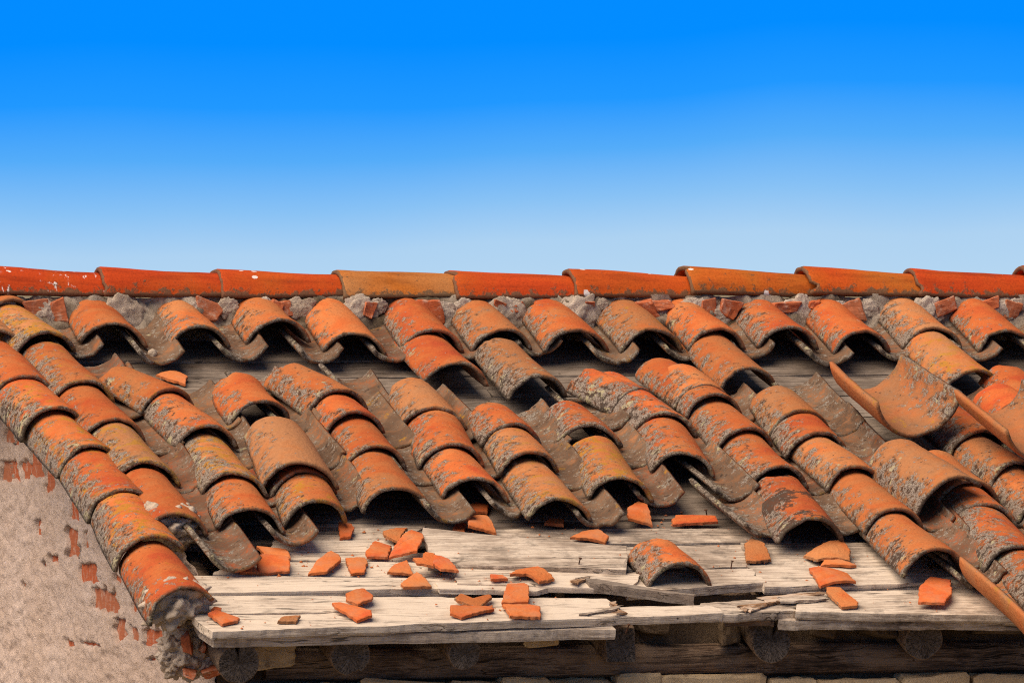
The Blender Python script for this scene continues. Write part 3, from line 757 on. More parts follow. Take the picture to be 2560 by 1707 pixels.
def grainy(name, a, b, dark, scale=1.0, bump=0.8, dist=0.006, speck=0.5, stretch=1.0):
    m, g = new_mat(name)
    v, oi = object_coords(g, 11.0)
    if stretch != 1.0:
        v = g('ShaderNodeMapping', {'Vector': v, 'Scale': (1.0, stretch, 1.0)}).outputs[0]
    big = g.noise(v, 5.0 * scale, 5.0, 0.6)
    med = g.noise(v, 45.0 * scale, 6.0, 0.7)
    fin = g.noise(v, 260.0 * scale, 4.0, 0.75)
    col = g.mix(g.step(big, 0.35, 0.65), a, b)
    col = g.mix(0.8, col, g.ramp(med, [(0.3, (0.62, 0.60, 0.58)), (0.7, (1.16, 1.16, 1.16))]), 'MULTIPLY')
    sp = g.step(g.math('ADD', fin, g.math('MULTIPLY', g.math('SUBTRACT', med, 0.5), 0.5)), 0.60, 0.72)
    col = g.mix(g.math('MULTIPLY', sp, speck), col, dark)
    pv = g('ShaderNodeTexVoronoi', {'Vector': v, 'Scale': 22.0 * scale})
    pm = g.math('LESS_THAN', pv.outputs['Distance'], g.math('MULTIPLY_ADD', med, 0.34, -0.06))
    pm = g.math('MULTIPLY', pm, g.math('GREATER_THAN', g('ShaderNodeSeparateColor', {0: pv.outputs['Color']}).outputs[0], 0.72))
    col = g.mix(g.math('MULTIPLY', pm, 0.55), col, dark)
    h = g.math('ADD', g.math('MULTIPLY', med, 0.6), g.math('MULTIPLY', fin, 0.6))
    h = g.math('SUBTRACT', h, g.math('MULTIPLY', sp, 0.3))
    h = g.math('SUBTRACT', h, g.math('MULTIPLY', pm, 0.6))
    finish(g, col, 0.95, h, bump, dist, 0.15)
    return m


def brick_material(name, a, b):
    m, g = new_mat(name)
    v, oi = object_coords(g, 19.0)
    base = g.mix(oi.outputs['Random'], a, b)
    st = g('ShaderNodeMapping', {'Vector': v, 'Scale': (4.0, 4.0, 260.0)})
    rib = g.noise(st.outputs[0], 1.0, 2.0, 0.5)
    fin = g.noise(v, 150.0, 5.0, 0.7)
    col = g.mix(0.6, base, g.ramp(fin, [(0.3, (0.65, 0.6, 0.6)), (0.7, (1.15, 1.12, 1.1))]), 'MULTIPLY')
    du = g.step(g.noise(v, 38.0, 6.0, 0.75), 0.50, 0.68)
    col = g.mix(g.math('MULTIPLY', du, 0.7), col, (0.58, 0.40, 0.29))
    dk = g.math('SUBTRACT', 1.0, g.step(rib, 0.30, 0.40))
    col = g.mix(g.math('MULTIPLY', dk, 0.4), col, (0.16, 0.05, 0.02))
    finish(g, col, 0.9, g.math('ADD', g.math('MULTIPLY', rib, 0.5), g.math('MULTIPLY', fin, 0.4)), 0.5, 0.004, 0.2)
    return m


M_TILE = terracotta('weathered_terracotta')
M_FRESH = terracotta('broken_terracotta', False)
M_RIDGE = ridge_material()
M_WOOD = wood_material('bleached_board', (0.64, 0.525, 0.41), (0.40, 0.31, 0.235), (0.12, 0.085, 0.06))
M_ROT = wood_material('rotten_board', (0.52, 0.40, 0.30), (0.36, 0.19, 0.09), (0.09, 0.05, 0.03), 1.3)
M_OLD = wood_material('old_deck_board', (0.27, 0.215, 0.17), (0.17, 0.13, 0.10), (0.05, 0.037, 0.028), 1.1, 0.4)
M_BEAM = wood_material('dark_timber', (0.25, 0.165, 0.105), (0.13, 0.08, 0.05), (0.03, 0.02, 0.014), 1.5, 0.0, 1.0)
M_PLASTER = grainy('lime_plaster', (0.84, 0.65, 0.53), (0.78, 0.58, 0.45), (0.46, 0.30, 0.21), 1.0, 1.0, 0.014, 0.6, 0.45)
M_MORTAR = grainy('cement_mortar', (0.66, 0.56, 0.46), (0.46, 0.36, 0.27), (0.06, 0.045, 0.03), 1.2, 1.0, 0.008, 0.75)
M_MOSSY = grainy('mossy_mortar', (0.52, 0.43, 0.34), (0.12, 0.085, 0.05), (0.03, 0.022, 0.015), 1.2, 1.0, 0.008, 0.7)
M_LIME = grainy('corner_lime', (0.64, 0.52, 0.41), (0.52, 0.40, 0.29), (0.26, 0.18, 0.12), 1.0, 0.9, 0.006, 0.4)
M_STONE = grainy('ochre_stone', (0.72, 0.53, 0.31), (0.60, 0.41, 0.22), (0.24, 0.15, 0.08), 0.7, 0.8, 0.006, 0.4)
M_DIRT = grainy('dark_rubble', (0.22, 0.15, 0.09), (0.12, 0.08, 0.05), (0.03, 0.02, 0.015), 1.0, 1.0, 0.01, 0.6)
M_BRICK = brick_material('old_brick', (0.50, 0.12, 0.04), (0.42, 0.15, 0.07))
M_GROUND = grainy('dry_earth', (0.26, 0.20, 0.13), (0.20, 0.17, 0.09), (0.10, 0.08, 0.05), 0.2, 0.6, 0.05, 0.4)
def end_grain():
    m, g = new_mat('log_end')
    v, oi = object_coords(g, 0.0)
    sp = g('ShaderNodeSeparateXYZ', {0: v})
    ang = g.math('ARCTAN2', sp.outputs[2], sp.outputs[0])
    r = g.math('SQRT', g.math('MULTIPLY_ADD', sp.outputs[0], sp.outputs[0], g.math('MULTIPLY', sp.outputs[2], sp.outputs[2])))
    warp = g.noise(v, 26.0, 3.0, 0.6)
    rings = g.math('SINE', g.math('MULTIPLY', g.math('MULTIPLY_ADD', warp, 0.014, r), 620.0))
    rv = g('ShaderNodeCombineXYZ', {0: g.math('MULTIPLY', ang, 3.0), 1: g.math('MULTIPLY', r, 14.0), 2: g.math('MULTIPLY', oi.outputs['Random'], 9.0)})
    ray = g.noise(rv.outputs[0], 2.4, 4.0, 0.65)
    fine = g.noise(v, 260.0, 4.0, 0.7)
    col = g.ramp(g.math('MULTIPLY_ADD', rings, 0.03, g.math('MULTIPLY_ADD', fine, 0.5, g.math('MULTIPLY', warp, 0.5))), [(0.3, (0.06, 0.045, 0.035)), (0.55, (0.15, 0.115, 0.09)), (0.78, (0.28, 0.22, 0.17))])
    crack = g.math('SUBTRACT', 1.0, g.step(g.math('ABSOLUTE', g.math('SUBTRACT', ray, 0.5)), 0.006, 0.03))
    col = g.mix(g.math('MULTIPLY', crack, 0.85), col, (0.012, 0.009, 0.007))
    finish(g, col, 0.9, g.math('SUBTRACT', g.math('MULTIPLY', fine, 0.4), crack), 0.7, 0.004, 0.15)
    return m


M_END = end_grain()
M_NAIL = grainy('rusty_iron', (0.13, 0.05, 0.025), (0.09, 0.04, 0.025), (0.03, 0.02, 0.015), 2.0, 0.4, 0.002, 0.4)

# ------------------------------------------------------------------ helpers
A = math.radians(ALPHA)
ROOF_M = Matrix.Translation((0, 0, RIDGE_Z)) @ Matrix.Rotation(A, 4, 'X')


def link(name, data, parent=None, loc=None, rot=None, mat=None, color=None):
    o = bpy.data.objects.new(name, data)
    COL.objects.link(o)
    if parent is not None:
        o.parent = parent
    if loc is not None:
        o.location = loc
    if rot is not None:
        o.rotation_euler = rot
    if mat is not None and data is not None and not data.materials:
        data.materials.append(mat)
    if color is not None:
        o.color = color
    return o


def mesh(name, verts, faces, smooth=True, attrs=None):
    me = bpy.data.meshes.new(name)
    me.from_pydata([tuple(v) for v in verts], [], faces)
    me.update()
    if smooth:
        me.polygons.foreach_set('use_smooth', [True] * len(me.polygons))
    for k, vals in (attrs or {}).items():
        a = me.attributes.new(k, 'FLOAT', 'POINT')
        a.data.foreach_set('value', vals)
    return me


def tag(o, label, cat, group=None, kind=None):
    if label:
        o['label'] = label
    if cat:
        o['category'] = cat
    if group:
        o['group'] = group
    if kind:
        o['kind'] = kind
    return o


def nz(x, y=0.0, z=0.0):
    return N.noise(Vector((x, y, z)))


def tile_mesh(w0, L, seed, h0=None, taper=0.82, t=0.012, skew=0.0, chip=1.0, na=20, nl=9, broken_top=False):
    """barrel tile; mouth (wide end) at y=0, narrow end at y=L, chord on z=0"""
    h0 = h0 or w0 * 0.36
    fs = [0.0, 0.02, 0.07] + [0.07 + (0.93 - 0.07) * i / (nl - 1) for i in range(1, nl)] + [0.98, 1.0]
    rows = []
    for f in fs:
        rows.append((f, 0.0, 0, 0))                                   # outer
    prof = []
    n = len(fs)
    e = 0.0035
    for i, f in enumerate(fs):
        prof.append((f, 0.0 if 0 < i < n - 1 else 0.18, 0, 1 if i in (0, n - 1) else 0))
    for i, f in reversed(list(enumerate(fs))):
        prof.append((f, 1.0 if 0 < i < n - 1 else 0.82, 1, 1 if i in (0, n - 1) else 0))
    m = len(prof)
    V, al, ac, inn, rim = [], [], [], [], []
    sd = seed * 7.13
    lean = 0.16 * nz(sd, 1.7)
    bend = 0.03 * nz(sd, 5.3)
    chip *= 0.6 + 1.6 * abs(nz(sd, 8.8))
    for ia in range(na + 1):
        a = -1 + 2 * ia / na
        mouth = 0.0045 * nz(a * 2.2, sd) + 0.0022 * nz(a * 9.0, sd, 3.1)
        c = nz(a * 3.1 + 9.0, sd, 5.0)
        mouth += chip * max(0.0, c - 0.28) * 0.035
        c2 = nz(a * 2.3, sd, 9.0)
        topd = 0.007 * nz(a * 3.0, sd, 7.0) - max(0.0, c2 - 0.2) * 0.05 * chip
        if broken_top:
            topd -= 0.03 * abs(nz(a * 2.0, sd, 4.0)) + 0.02 * abs(nz(a * 6.0, sd, 8.0))
        for f, dep, io, rm in prof:
            w = w0 * (1 - (1 - taper) * f)
            h = h0 * (1 - (1 - taper * 1.02) * f)
            R = (w * w / 4 + h * h) / (2 * h)
            half = math.asin(min(1.0, w / 2 / R))
            if h > w / 2:
                half = math.pi - half
            aa = a * half
            y = f * L
            y += (mouth - skew * a) * (1 - f) ** 2 + topd * f ** 3
            r = R - dep * t + 0.0042 * nz(a * 1.4, f * 2.0, sd) + 0.0008 * nz(a * 9.0, f * 14.0, sd)
            if abs(a) == 1.0:
                aa *= 1.0 + 0.012 * nz(f * 7.0, sd, a)
            x = r * math.sin(aa)
            z = r * math.cos(aa) - (R - h)
            z += 0.003 * math.sin(f * 3.0 + sd)
            x += lean * z + bend * (f - 0.5) ** 2
            V.append((x, y, z))
            al.append(max(0.0, y))
            ac.append(a)
            inn.append(float(io))
            rim.append(1.0 if rm else (0.5 if (abs(a) == 1.0) else 0.0))
    F = []
    for ia in range(na):
        for k in range(m):
            k2 = (k + 1) % m
            F.append((ia * m + k, ia * m + k2, (ia + 1) * m + k2, (ia + 1) * m + k))
    for ia, flip in ((0, True), (na, False)):
        for k in range(n - 1):
            q = (ia * m + k, ia * m + k + 1, ia * m + m - 2 - k, ia * m + m - 1 - k)
            F.append(q[::-1] if flip else q)
    F = [tuple(reversed(q)) for q in F]
    return mesh('tile', V, F, True, dict(along=al, across=ac, inner=inn, rim=rim))


def blob(r, seed, amp=0.35, freq=2.2, sub=3, squash=(1, 1, 1), name='lump'):
    import bmesh
    bm = bmesh.new()
    bmesh.ops.create_icosphere(bm, subdivisions=sub, radius=1.0)
    for v in bm.verts:
        p = v.co.copy()
        d = 1 + amp * N.fractal(p * freq + Vector((seed * 3.7, seed, 0)), 1.0, 2.1, 6)
        v.co = Vector((p.x * squash[0], p.y * squash[1], p.z * squash[2])) * (r * d)
    me = bpy.data.meshes.new(name)
    bm.to_mesh(me)
    bm.free()
    me.polygons.foreach_set('use_smooth', [True] * len(me.polygons))
    return me


def chunk(sx, sy, sz, seed, jit=0.18, cuts=3, rough=0.03, name='chunk'):
    """irregular box-like piece: subdivided, jittered corners, worn faces"""
    import bmesh
    bm = bmesh.new()
    bmesh.ops.create_cube(bm, size=1.0)
    rnd = random.Random(seed)
    for v in bm.verts:
        v.co += Vector((rnd.uniform(-jit, jit), rnd.uniform(-jit, jit), rnd.uniform(-jit, jit)))
    bmesh.ops.bevel(bm, geom=bm.edges[:], offset=0.06, segments=1, affect='EDGES')
    bmesh.ops.subdivide_edges(bm, edges=bm.edges[:], cuts=cuts, use_grid_fill=True)
    for v in bm.verts:
        v.co += v.co.normalized() * rough * N.fractal(v.co * 4 + Vector((seed, 0, 0)), 0.9, 2.0, 3)
        v.co = Vector((v.co.x * sx, v.co.y * sy, v.co.z * sz))
    me = bpy.data.meshes.new(name)
    bm.to_mesh(me)
    bm.free()
    return me


def plank_mesh(q, n, t, rough, seed, nu=60, nv=8, frame=True):
    """q: four (u,s) corners TL,TR,BR,BL of the top face. returns verts in roof coordinates relative to the first-corner mean"""
    cu = sum(p[0] for p in q) / 4
    cs = sum(p[1] for p in q) / 4
    nu = max(8, int(nu * abs(q[1][0] - q[0][0]) / 1.0) + 8)
    V, F = [], []
    ring = []
    # profile across: top from back edge to front edge, then bottom back again
    tops = [i / nv for i in range(nv + 1)]
    prof = [(0.0, 0.35, 1)] + [(max(0.004, min(0.996, x)), 0.0, 0) for x in tops] + [(1.0, 0.30, 1), (1.0, 0.75, 1), (0.99, 1.0, 1), (0.5, 1.0, 1), (0.01, 1.0, 1)]
    m = len(prof)
    sd = seed * 3.31
    for i in range(nu + 1):
        f = i / nu
        for fv, dep, side in prof:
            endj = rough * (0.035 * nz(fv * 3.0, sd, 2.0 + (0 if f < .5 else 9)) + 0.02 * nz(fv * 11.0, sd, 4.0)) * (1 if f in (0.0, 1.0) else (0.6 if i in (1, nu - 1) else 0.0))
            u = (q[0][0] * (1 - f) + q[1][0] * f) * (1 - fv) + (q[3][0] * (1 - f) + q[2][0] * f) * fv
            s = (q[0][1] * (1 - f) + q[1][1] * f) * (1 - fv) + (q[3][1] * (1 - f) + q[2][1] * f) * fv
            ed = abs(fv - 0.5) * 2
            s += (0.004 * nz(u * 4.0, sd, fv) + 0.016 * rough * nz(u * 9.0, sd, fv * 0.5) + 0.008 * rough * nz(u * 40.0, sd, fv)) * ed ** 4
            z = -dep * t + 0.0035 * nz(u * 2.2, sd, fv * 1.2) + 0.0012 * nz(u * 7.0, fv * 9.0, sd)
            z += rough * 0.002 * nz(u * 24.0, fv * 30.0, sd)
            if fv in (0.004, 0.996):
                z -= 0.0015
            if side and dep > 0.2:
                s += 0.0018 * nz(u * 5.0, dep * 30.0, sd)
            V.append((u + endj - cu, -(s - cs), z))
    for i in range(nu):
        for k in range(m):
            k2 = (k + 1) % m
            F.append((i * m + k, (i + 1) * m + k, (i + 1) * m + k2, i * m + k2))
    F.append(tuple(range(m)))
    F.append(tuple(nu * m + k for k in reversed(range(m))))
    F = [tuple(reversed(x)) for x in F]
    me = mesh('board', V, F, False)
    return me, (cu, -cs, n)


def shard_mesh(poly, seed, curve, t=0.0075):
    """broken piece of barrel tile with the given outline (x, y), gently arched"""
    cx = sum(p[0] for p in poly) / len(poly)
    cy = sum(p[1] for p in poly) / len(poly)
    P = [(x - cx, y - cy) for x, y in poly]
    B = []
    for i in range(len(P)):
        a, b = P[i], P[(i + 1) % len(P)]
        ln = math.hypot(b[0] - a[0], b[1] - a[1])
        k = max(2, int(ln / 0.006))
        for j in range(k):
            f = j / k
            x, y = a[0] + (b[0] - a[0]) * f, a[1] + (b[1] - a[1]) * f
            o = 0.0042 * nz(x * 70, y * 70, seed) if j else 0.0
            ny, nx = -(b[0] - a[0]) / (ln + 1e-6), (b[1] - a[1]) / (ln + 1e-6)
            B.append((x + nx * o, y + ny * o))
    n = len(B)
    rings = [1.0, 0.94, 0.66, 0.33]
    ang = seed * 1.3
    ca, sa = math.cos(ang * 0.15), math.sin(ang * 0.15)
    R = 0.13

    def arch(x, y):
        c = x * ca + y * sa
        return -curve * c * c / (2 * R) + 0.0006 * nz(x * 60, y * 60, seed)
    V, rim = [], []
    F = []
    for side in (0, 1):
        for ri, r in enumerate(rings):
            for i, (x, y) in enumerate(B):
                xx, yy = x * r, y * r
                jag = 0.0016 * nz(x * 140, y * 140, seed + 5 + side * 3) if ri == 0 else 0.0
                sl = 1.0 + (0.012 if side and ri == 0 else 0.0)
                V.append((xx * sl + jag, yy * sl + jag, arch(xx, yy) - side * t - (0.0012 if (ri == 0 and not side) else 0.0)))
                rim.append(1.0 if (side == 1 or ri == 0) else 0.0)
        V.append((0, 0, arch(0, 0) - side * t))
        rim.append(float(side))
    S = n * len(rings) + 1
    for side in (0, 1):
        b0 = side * S
        for ri in range(len(rings) - 1):
            for i in range(n):
                j = (i + 1) % n
                q = (b0 + ri * n + i, b0 + ri * n + j, b0 + (ri + 1) * n + j, b0 + (ri + 1) * n + i)
                F.append(q if not side else q[::-1])
        for i in range(n):
            j = (i + 1) % n
            tq = (b0 + (len(rings) - 1) * n + i, b0 + (len(rings) - 1) * n + j, b0 + S - 1)
            F.append(tq if not side else tq[::-1])
    for i in range(n):
        j = (i + 1) % n
        F.append((i, S + i, S + j, j))
    area = sum(P[i][0] * P[(i + 1) % len(P)][1] - P[(i + 1) % len(P)][0] * P[i][1] for i in range(len(P)))
    if area < 0:
        F = [tuple(reversed(q)) for q in F]
    k = len(V)
    me = mesh('shard', V, F, False, dict(along=[0.2] * k, across=[0.0] * k, inner=[0.0] * k, rim=rim))
    return me, (cx, cy), min(v[2] for v in V)


# ------------------------------------------------------------------ setting: ground
gv, gf = [], []
GN = 40
for i in range(GN + 1):
    for j in range(GN + 1):
        fx, fy = (i / GN * 2 - 1), (j / GN * 2 - 1)
        x, y = math.copysign(abs(fx) ** 3, fx) * 4000, math.copysign(abs(fy) ** 3, fy) * 4000
        d = math.hypot(x, y)
        gv.append((x, y, 0.0 + 0.15 * nz(x * .05, y * .05) - (0 if d < 40 else min(3.0, (d - 40) * .003))))
for i in range(GN):
    for j in range(GN):
        gf.append((i * (GN + 1) + j, (i + 1) * (GN + 1) + j, (i + 1) * (GN + 1) + j + 1, i * (GN + 1) + j + 1))
ground = link('ground', mesh('ground', gv, gf), mat=M_GROUND)
tag(ground, 'bare dry earth around the old house', None, kind='structure')

# ------------------------------------------------------------------ the house
house = link('house', None, loc=(0, 0, 0))
tag(house, 'old house with broken barrel-tile roof, bare eaves boards and flaking plaster gable', 'house')
roof = link('roof', None, house, loc=(0, 0, RIDGE_Z), rot=(A, 0, 0))
roof['label'] = 'collapsing terracotta tile roof on weathered boards'
U_END = 3.75


def tile_color(tone, li, ye, dark, seed):
    r = random.Random(seed)
    if tone < 0:
        tone, li, ye = r.random() * 0.7, 0.4 + 0.3 * r.random(), 0.3 * r.random()
    return (tone, li, ye, max(dark, 0.28 * r.random()))


def place_tile(me, u, s, n, yaw, roll, pitch, flip=False):
    m = Matrix.Translation((u, -s, n)) @ Matrix.Rotation(math.radians(yaw), 4, 'Z') @ Matrix.Rotation(math.radians(pitch), 4, 'X') @ Matrix.Rotation(math.radians(roll), 4, 'Y')
    return m


# --- deck boards under the tiles
s = -0.01
k = 0
rb = random.Random(4)
while s < 1.74:
    wd = rb.uniform(0.13, 0.19)
    cuts = [-0.06, rb.uniform(0.9, 2.6), U_END]
    for a, b in zip(cuts, cuts[1:]):
        me, loc = plank_mesh([(a + .003, s), (b - .003, s), (b - .003, s + wd - .006), (a + .003, s + wd - .006)], -0.006 + rb.uniform(-.004, .003), 0.022, 0.3, k + 40)
        link('board', me, roof, loc, None, M_OLD, (rb.uniform(.1, .5), 0, 0, 1))
        k += 1
    s += wd
DECK_END = s
# --- exposed boards at the eaves
BOARDS = []
for i, p in enumerate(PLANKS):
    gap = 0.0035
    a, b, c, d = p['q']
    q = [(a[0], a[1] + gap), (b[0], b[1] + gap), (c[0], c[1] - gap * .3), (d[0], d[1] - gap * .3)]
    me, loc = plank_mesh(q, p['n'] + 0.005 * nz(i * 3.7), p['t'], p['rough'], i + 3)
    mat = M_ROT if p['tone'] > 0.7 else M_WOOD
    o = link('board', me, roof, loc, None, mat, (p['tone'], 0, 0, 1))
    BOARDS.append(p)


def inside(q, u, s):
    c = False
    for i in range(len(q)):
        (x1, y1), (x2, y2) = q[i], q[i - 1]
        if (y1 > s) != (y2 > s) and u < (x2 - x1) * (s - y1) / (y2 - y1) + x1:
            c = not c
    return c


def deck_height(u, s):
    h = -0.004 if s < DECK_END else -0.03
    for p in BOARDS:
        if inside(p['q'], u, s):
            h = max(h, p['n'] + 0.001)
    return h


# --- channel tiles (concave up)
for i, (u, s, n, w, L, yaw, roll) in enumerate(CHANNELS):
    r = random.Random(900 + i)
    h0 = 0.045
    me = tile_mesh(w * r.uniform(.95, 1.02), L, 300 + i, h0=h0, chip=1.2, taper=0.86)
    # turned over: the wide end points up the slope, belly on the boards
    m = Matrix.Translation((u + r.uniform(-.006, .006), -s, n)) @ Matrix.Rotation(math.radians(yaw + r.uniform(-2, 2)), 4, 'Z') @ Matrix.Rotation(math.radians(-1.7), 4, 'X') \
        @ Matrix.Rotation(math.radians(roll + r.uniform(-4, 4)), 4, 'Y') @ Matrix.Translation((0, L, h0)) @ Matrix.Rotation(math.pi, 4, 'X')
    o = link('channel_tile', me, roof, None, None, M_TILE, tile_color(r.choice((.2, .5, .7, .8)), r.uniform(.55, .8), r.uniform(.1, .4), r.uniform(0, .2), i))
    o.matrix_local = m

# --- cover tiles
LOOSE = {'k2x': ('slid_tile', 'tan barrel tile slid out of line on top of its row, left of centre', 'tile'),
         'k10x': ('slid_tile', 'large lichen-grey barrel tile tipped sideways over its row at right', 'tile')}
for i, c in enumerate(COVERS):
    col, u, s, n, w, L, yaw, roll, skew, tone, li, ye, dark, pale, plug, bare = c
    r = random.Random(i)
    me = tile_mesh(w, L, i + 1, skew=skew * 0.8, h0=w * r.uniform(.345, .385))
    pitch = -2.0 if L > .405 else (-1.0 if col == 'top' else 0.0)
    m = place_tile(me, u, s, n, yaw, roll, pitch)
    li = 0.5 + (li - 0.5) * 1.5
    color = tile_color(tone, li, ye, dark, i)
    if col in LOOSE:
        nm, lb, ct = LOOSE[col]
        o = link(nm, me, None, None, None, M_TILE, color)
        o.matrix_world = ROOF_M @ m
        tag(o, lb, ct)
    else:
        o = link('roof_tile', me, roof, None, None, M_TILE, color)
        o.matrix_local = m
    if plug or bare:                    # mouth bedded in lime mortar
        pm = blob(0.076, 70 + i, 0.45, 2.6, 5, (1.0, 0.8, 0.70), 'bedding')
        b = link('mortar_bedding', pm, roof, None, None, M_LIME)
        b.matrix_local = m @ Matrix.Translation((0.0, 0.075, 0.0))

# --- ridge tiles, wide mouths to the left
RT = [0.0, 0.02, 0.12, 0.8, 0.06, 0.32, 0.5, 0.36, 0.1, 0.1, 0.3]
for i, (x, z) in enumerate(RIDGE):
    L = 0.40
    me = tile_mesh(0.205, L, 500 + i, h0=0.076, taper=0.74, t=0.015, chip=1.6, na=26, nl=12)
    o = link('ridge_tile', me, roof, None, None, M_RIDGE, (RT[i], 0.5, 0.6 if i == 0 else 0.0, 1))
    m = Matrix.Translation((x, 0.0, RIDGE_Z + z - 0.076)) @ Matrix.Rotation(math.radians(-90 + random.Random(i).uniform(-1, 1)), 4, 'Z') @ Matrix.Rotation(math.radians(-0.4), 4, 'X')
    o.matrix_local = ROOF_M.inverted() @ m

# --- mortar bed under the ridge: a lumpy strip with stones and brick pieces in it
V, F = [], []
nx, ny = 420, 12
for i in range(nx + 1):
    x = -0.12 + (U_END + 0.1) * i / nx
    for j in range(ny + 1):
        f = j / ny
        y = -0.080 - 0.058 * f
        z = 0.074 - 0.125 * f
        d = 0.022 * N.fractal(Vector((x * 16, f * 2.5, 1.0)), 0.8, 2.0, 6)
        V.append((x, y - d * 0.9, z + d * 0.5))
for i in range(nx):
    for j in range(ny):
        a = i * (ny + 1) + j
        F.append((a, a + 1, a + ny + 2, a + ny + 1))
o = link('mortar_bed', mesh('mortar_bed', V, F), roof, None, None, M_MOSSY)
o.matrix_local = ROOF_M.inverted() @ Matrix.Translation((0, 0, RIDGE_Z))
for i, (x, z, r) in enumerate(LUMPS):
    rr = random.Random(i)
    z = min(z, 0.064 - r * 0.42)
    me = blob(r * 0.62, i, 0.34, 1.8, 5, (1.0, 0.30, 0.80))
    o = link('mortar_lump', me, roof, None, None, M_MORTAR)
    o.matrix_local = ROOF_M.inverted() @ Matrix.Translation((x, -0.101, RIDGE_Z + z)) @ Matrix.Rotation(rr.uniform(-.5, .5), 4, 'Y')
for i, (x, z, sx, sz) in enumerate(BITS):
    rr = random.Random(i + 50)
    z = min(z, 0.060 - sz * 0.5)
    me = chunk(sx * 1.05, 0.05, sz * 1.05, i, 0.22, 3, 0.07)
    o = link('brick_piece', me, roof, None, None, M_BRICK)
    o.matrix_local = ROOF_M.inverted() @ Matrix.Translation((x, -0.090, RIDGE_Z + z)) @ Matrix.Rotation(rr.uniform(-.35, .35), 4, 'Y')

# --- back slope, closed with plain boards
me, loc = plank_mesh([(-0.06, 0.02), (U_END, 0.02), (U_END, 2.0), (-0.06, 2.0)], -0.006, 0.022, 0.2, 91)
o = link('back_slope', me, roof, None, None, M_OLD, (.3, 0, 0, 1))
o.matrix_local = ROOF_M.inverted() @ Matrix.Translation((0, 0, RIDGE_Z)) @ Matrix.Rotation(math.pi, 4, 'Z') @ Matrix.Translation((-U_END + .06, 0, 0)) @ Matrix.Rotation(A, 4, 'X') @ Matrix.Translation(loc)

# --- splinters of rotten wood where the front board broke
for i, (a, b, w) in enumerate(SPLINTERS):
    me, loc = plank_mesh([a, b, (b[0], b[1] + w * .25), (a[0] + .004, a[1] + w)], 0.0, 0.006, 1.0, 150 + i)
    o = link('splinter', me, roof, (loc[0], loc[1], deck_height(loc[0], -loc[1]) + 0.006), (random.Random(i).uniform(-.1, .25), random.Random(i + 9).uniform(-.06, .06), 0), M_ROT if i % 3 else M_WOOD, (.35, 0, 0, 1))

# --- nails
for i, (u, s) in enumerate(NAILS):
    V, F = [], []
    seg, pr = 8, [(0.0, .0016), (0.022, .0016), (0.0225, .0042), (0.0245, .0042), (0.0245, 0.0005)]
    for z, r in pr:
        for a in range(seg):
            V.append((r * math.cos(a * 6.2832 / seg), r * math.sin(a * 6.2832 / seg), z))
    for k in range(len(pr) - 1):
        for a in range(seg):
            b = (a + 1) % seg
            F.append((k * seg + a, k * seg + b, (k + 1) * seg + b, (k + 1) * seg + a))
    rr = random.Random(i)
    link('nail', mesh('nail', V, F), roof, (u, -s, deck_height(u, s) - .004), (rr.uniform(-.25, .25) - A * .3, rr.uniform(-.25, .25), 0), M_NAIL)

# --- rafters: log ends under the eaves
for i, (u, s, r, kind) in enumerate(RAFTERS):
    rr = random.Random(i + 8)
    seg, L = 40, 0.9
    V, F = [], []
    outline = []
    for a in range(seg):
        t = 2 * math.pi * a / seg
        rad = r * (1 + 0.05 * nz(math.cos(t) * 1.3, math.sin(t) * 1.3, i * 3.0))
        x, z = rad * math.cos(t), rad * math.sin(t)
        if kind == 'half':
            z = max(z, -r * .95 + 0.55 * x - 0.0) if x < r * .5 else z
            z = min(z, r * 0.62)
        if kind == 'square':
            x = max(-r * .86, min(r * .86, x * 1.25)); z = max(-r * .9, min(r * .9, z * 1.25))
        if kind in ('split', 'cleft'):
            g0 = math.radians(96 if kind == 'split' else 75)
            dd = abs((t - g0 + math.pi) % (2 * math.pi) - math.pi)
            if dd < 0.09:
                k = 0.25 if kind == 'split' else 0.15
                x, z = x * k, z * k
        outline.append((x, z))
    ys = [0.0, 0.004, 0.02, 0.10, 0.3, 0.6, L]
    for j, y in enumerate(ys):
        sc = 0.94 if j == 0 else 1.0
        for (x, z) in outline:
            w = 1 + 0.03 * nz(x * 30, z * 30, y * 6 + i)
            tip = 0.006 * nz(x * 40, z * 40, i * 2.0) + (0.02 * (z / r) if kind in ('cleft', 'square') else 0.0)
            V.append((x * sc * w, y + (tip if j < 3 else 0), z * sc * w))
    V.append((0.0, 0.003, 0.0))
    c = len(V) - 1
    for j in range(len(ys) - 1):
        for a in range(seg):
            b = (a + 1) % seg
            F.append((j * seg + a, j * seg + b, (j + 1) * seg + b, (j + 1) * seg + a))
    for a in range(seg):
        F.append((c, (a + 1) % seg, a))
    me = mesh('rafter', V, F, True)
    me.materials.append(M_BEAM)
    me.materials.append(M_END)
    for p in me.polygons:
        if len(p.vertices) == 3:
            p.material_index = 1
            p.use_smooth = False
    o = link('rafter', me, house, None, None, None, (0.25, 0, 0, 1))
    m = ROOF_M @ Matrix.Translation((u, -s, -0.045 - r)) @ Matrix.Rotation(math.radians(rr.uniform(-2, 2)), 4, 'Z')
    o.matrix_local = m

# --- front wall: plaster and stones, dark wall plate above
Z = RIDGE_Z
def wall_grid(name, x0, x1, z0, z1, dx, dz, fn, mat, parent):
    nx, nz_ = int((x1 - x0) / dx), int((z1 - z0) / dz)
    V, F = [], []
    for i in range(nx + 1):
        for j in range(nz_ + 1):
            V.append(fn(x0 + (x1 - x0) * i / nx, z0 + (z1 - z0) * j / nz_))
    for i in range(nx):
        for j in range(nz_):
            a = i * (nz_ + 1) + j
            F.append((a, a + nz_ + 1, a + nz_ + 2, a + 1))
    return link(name, mesh(name, V, F), parent, mat=mat)


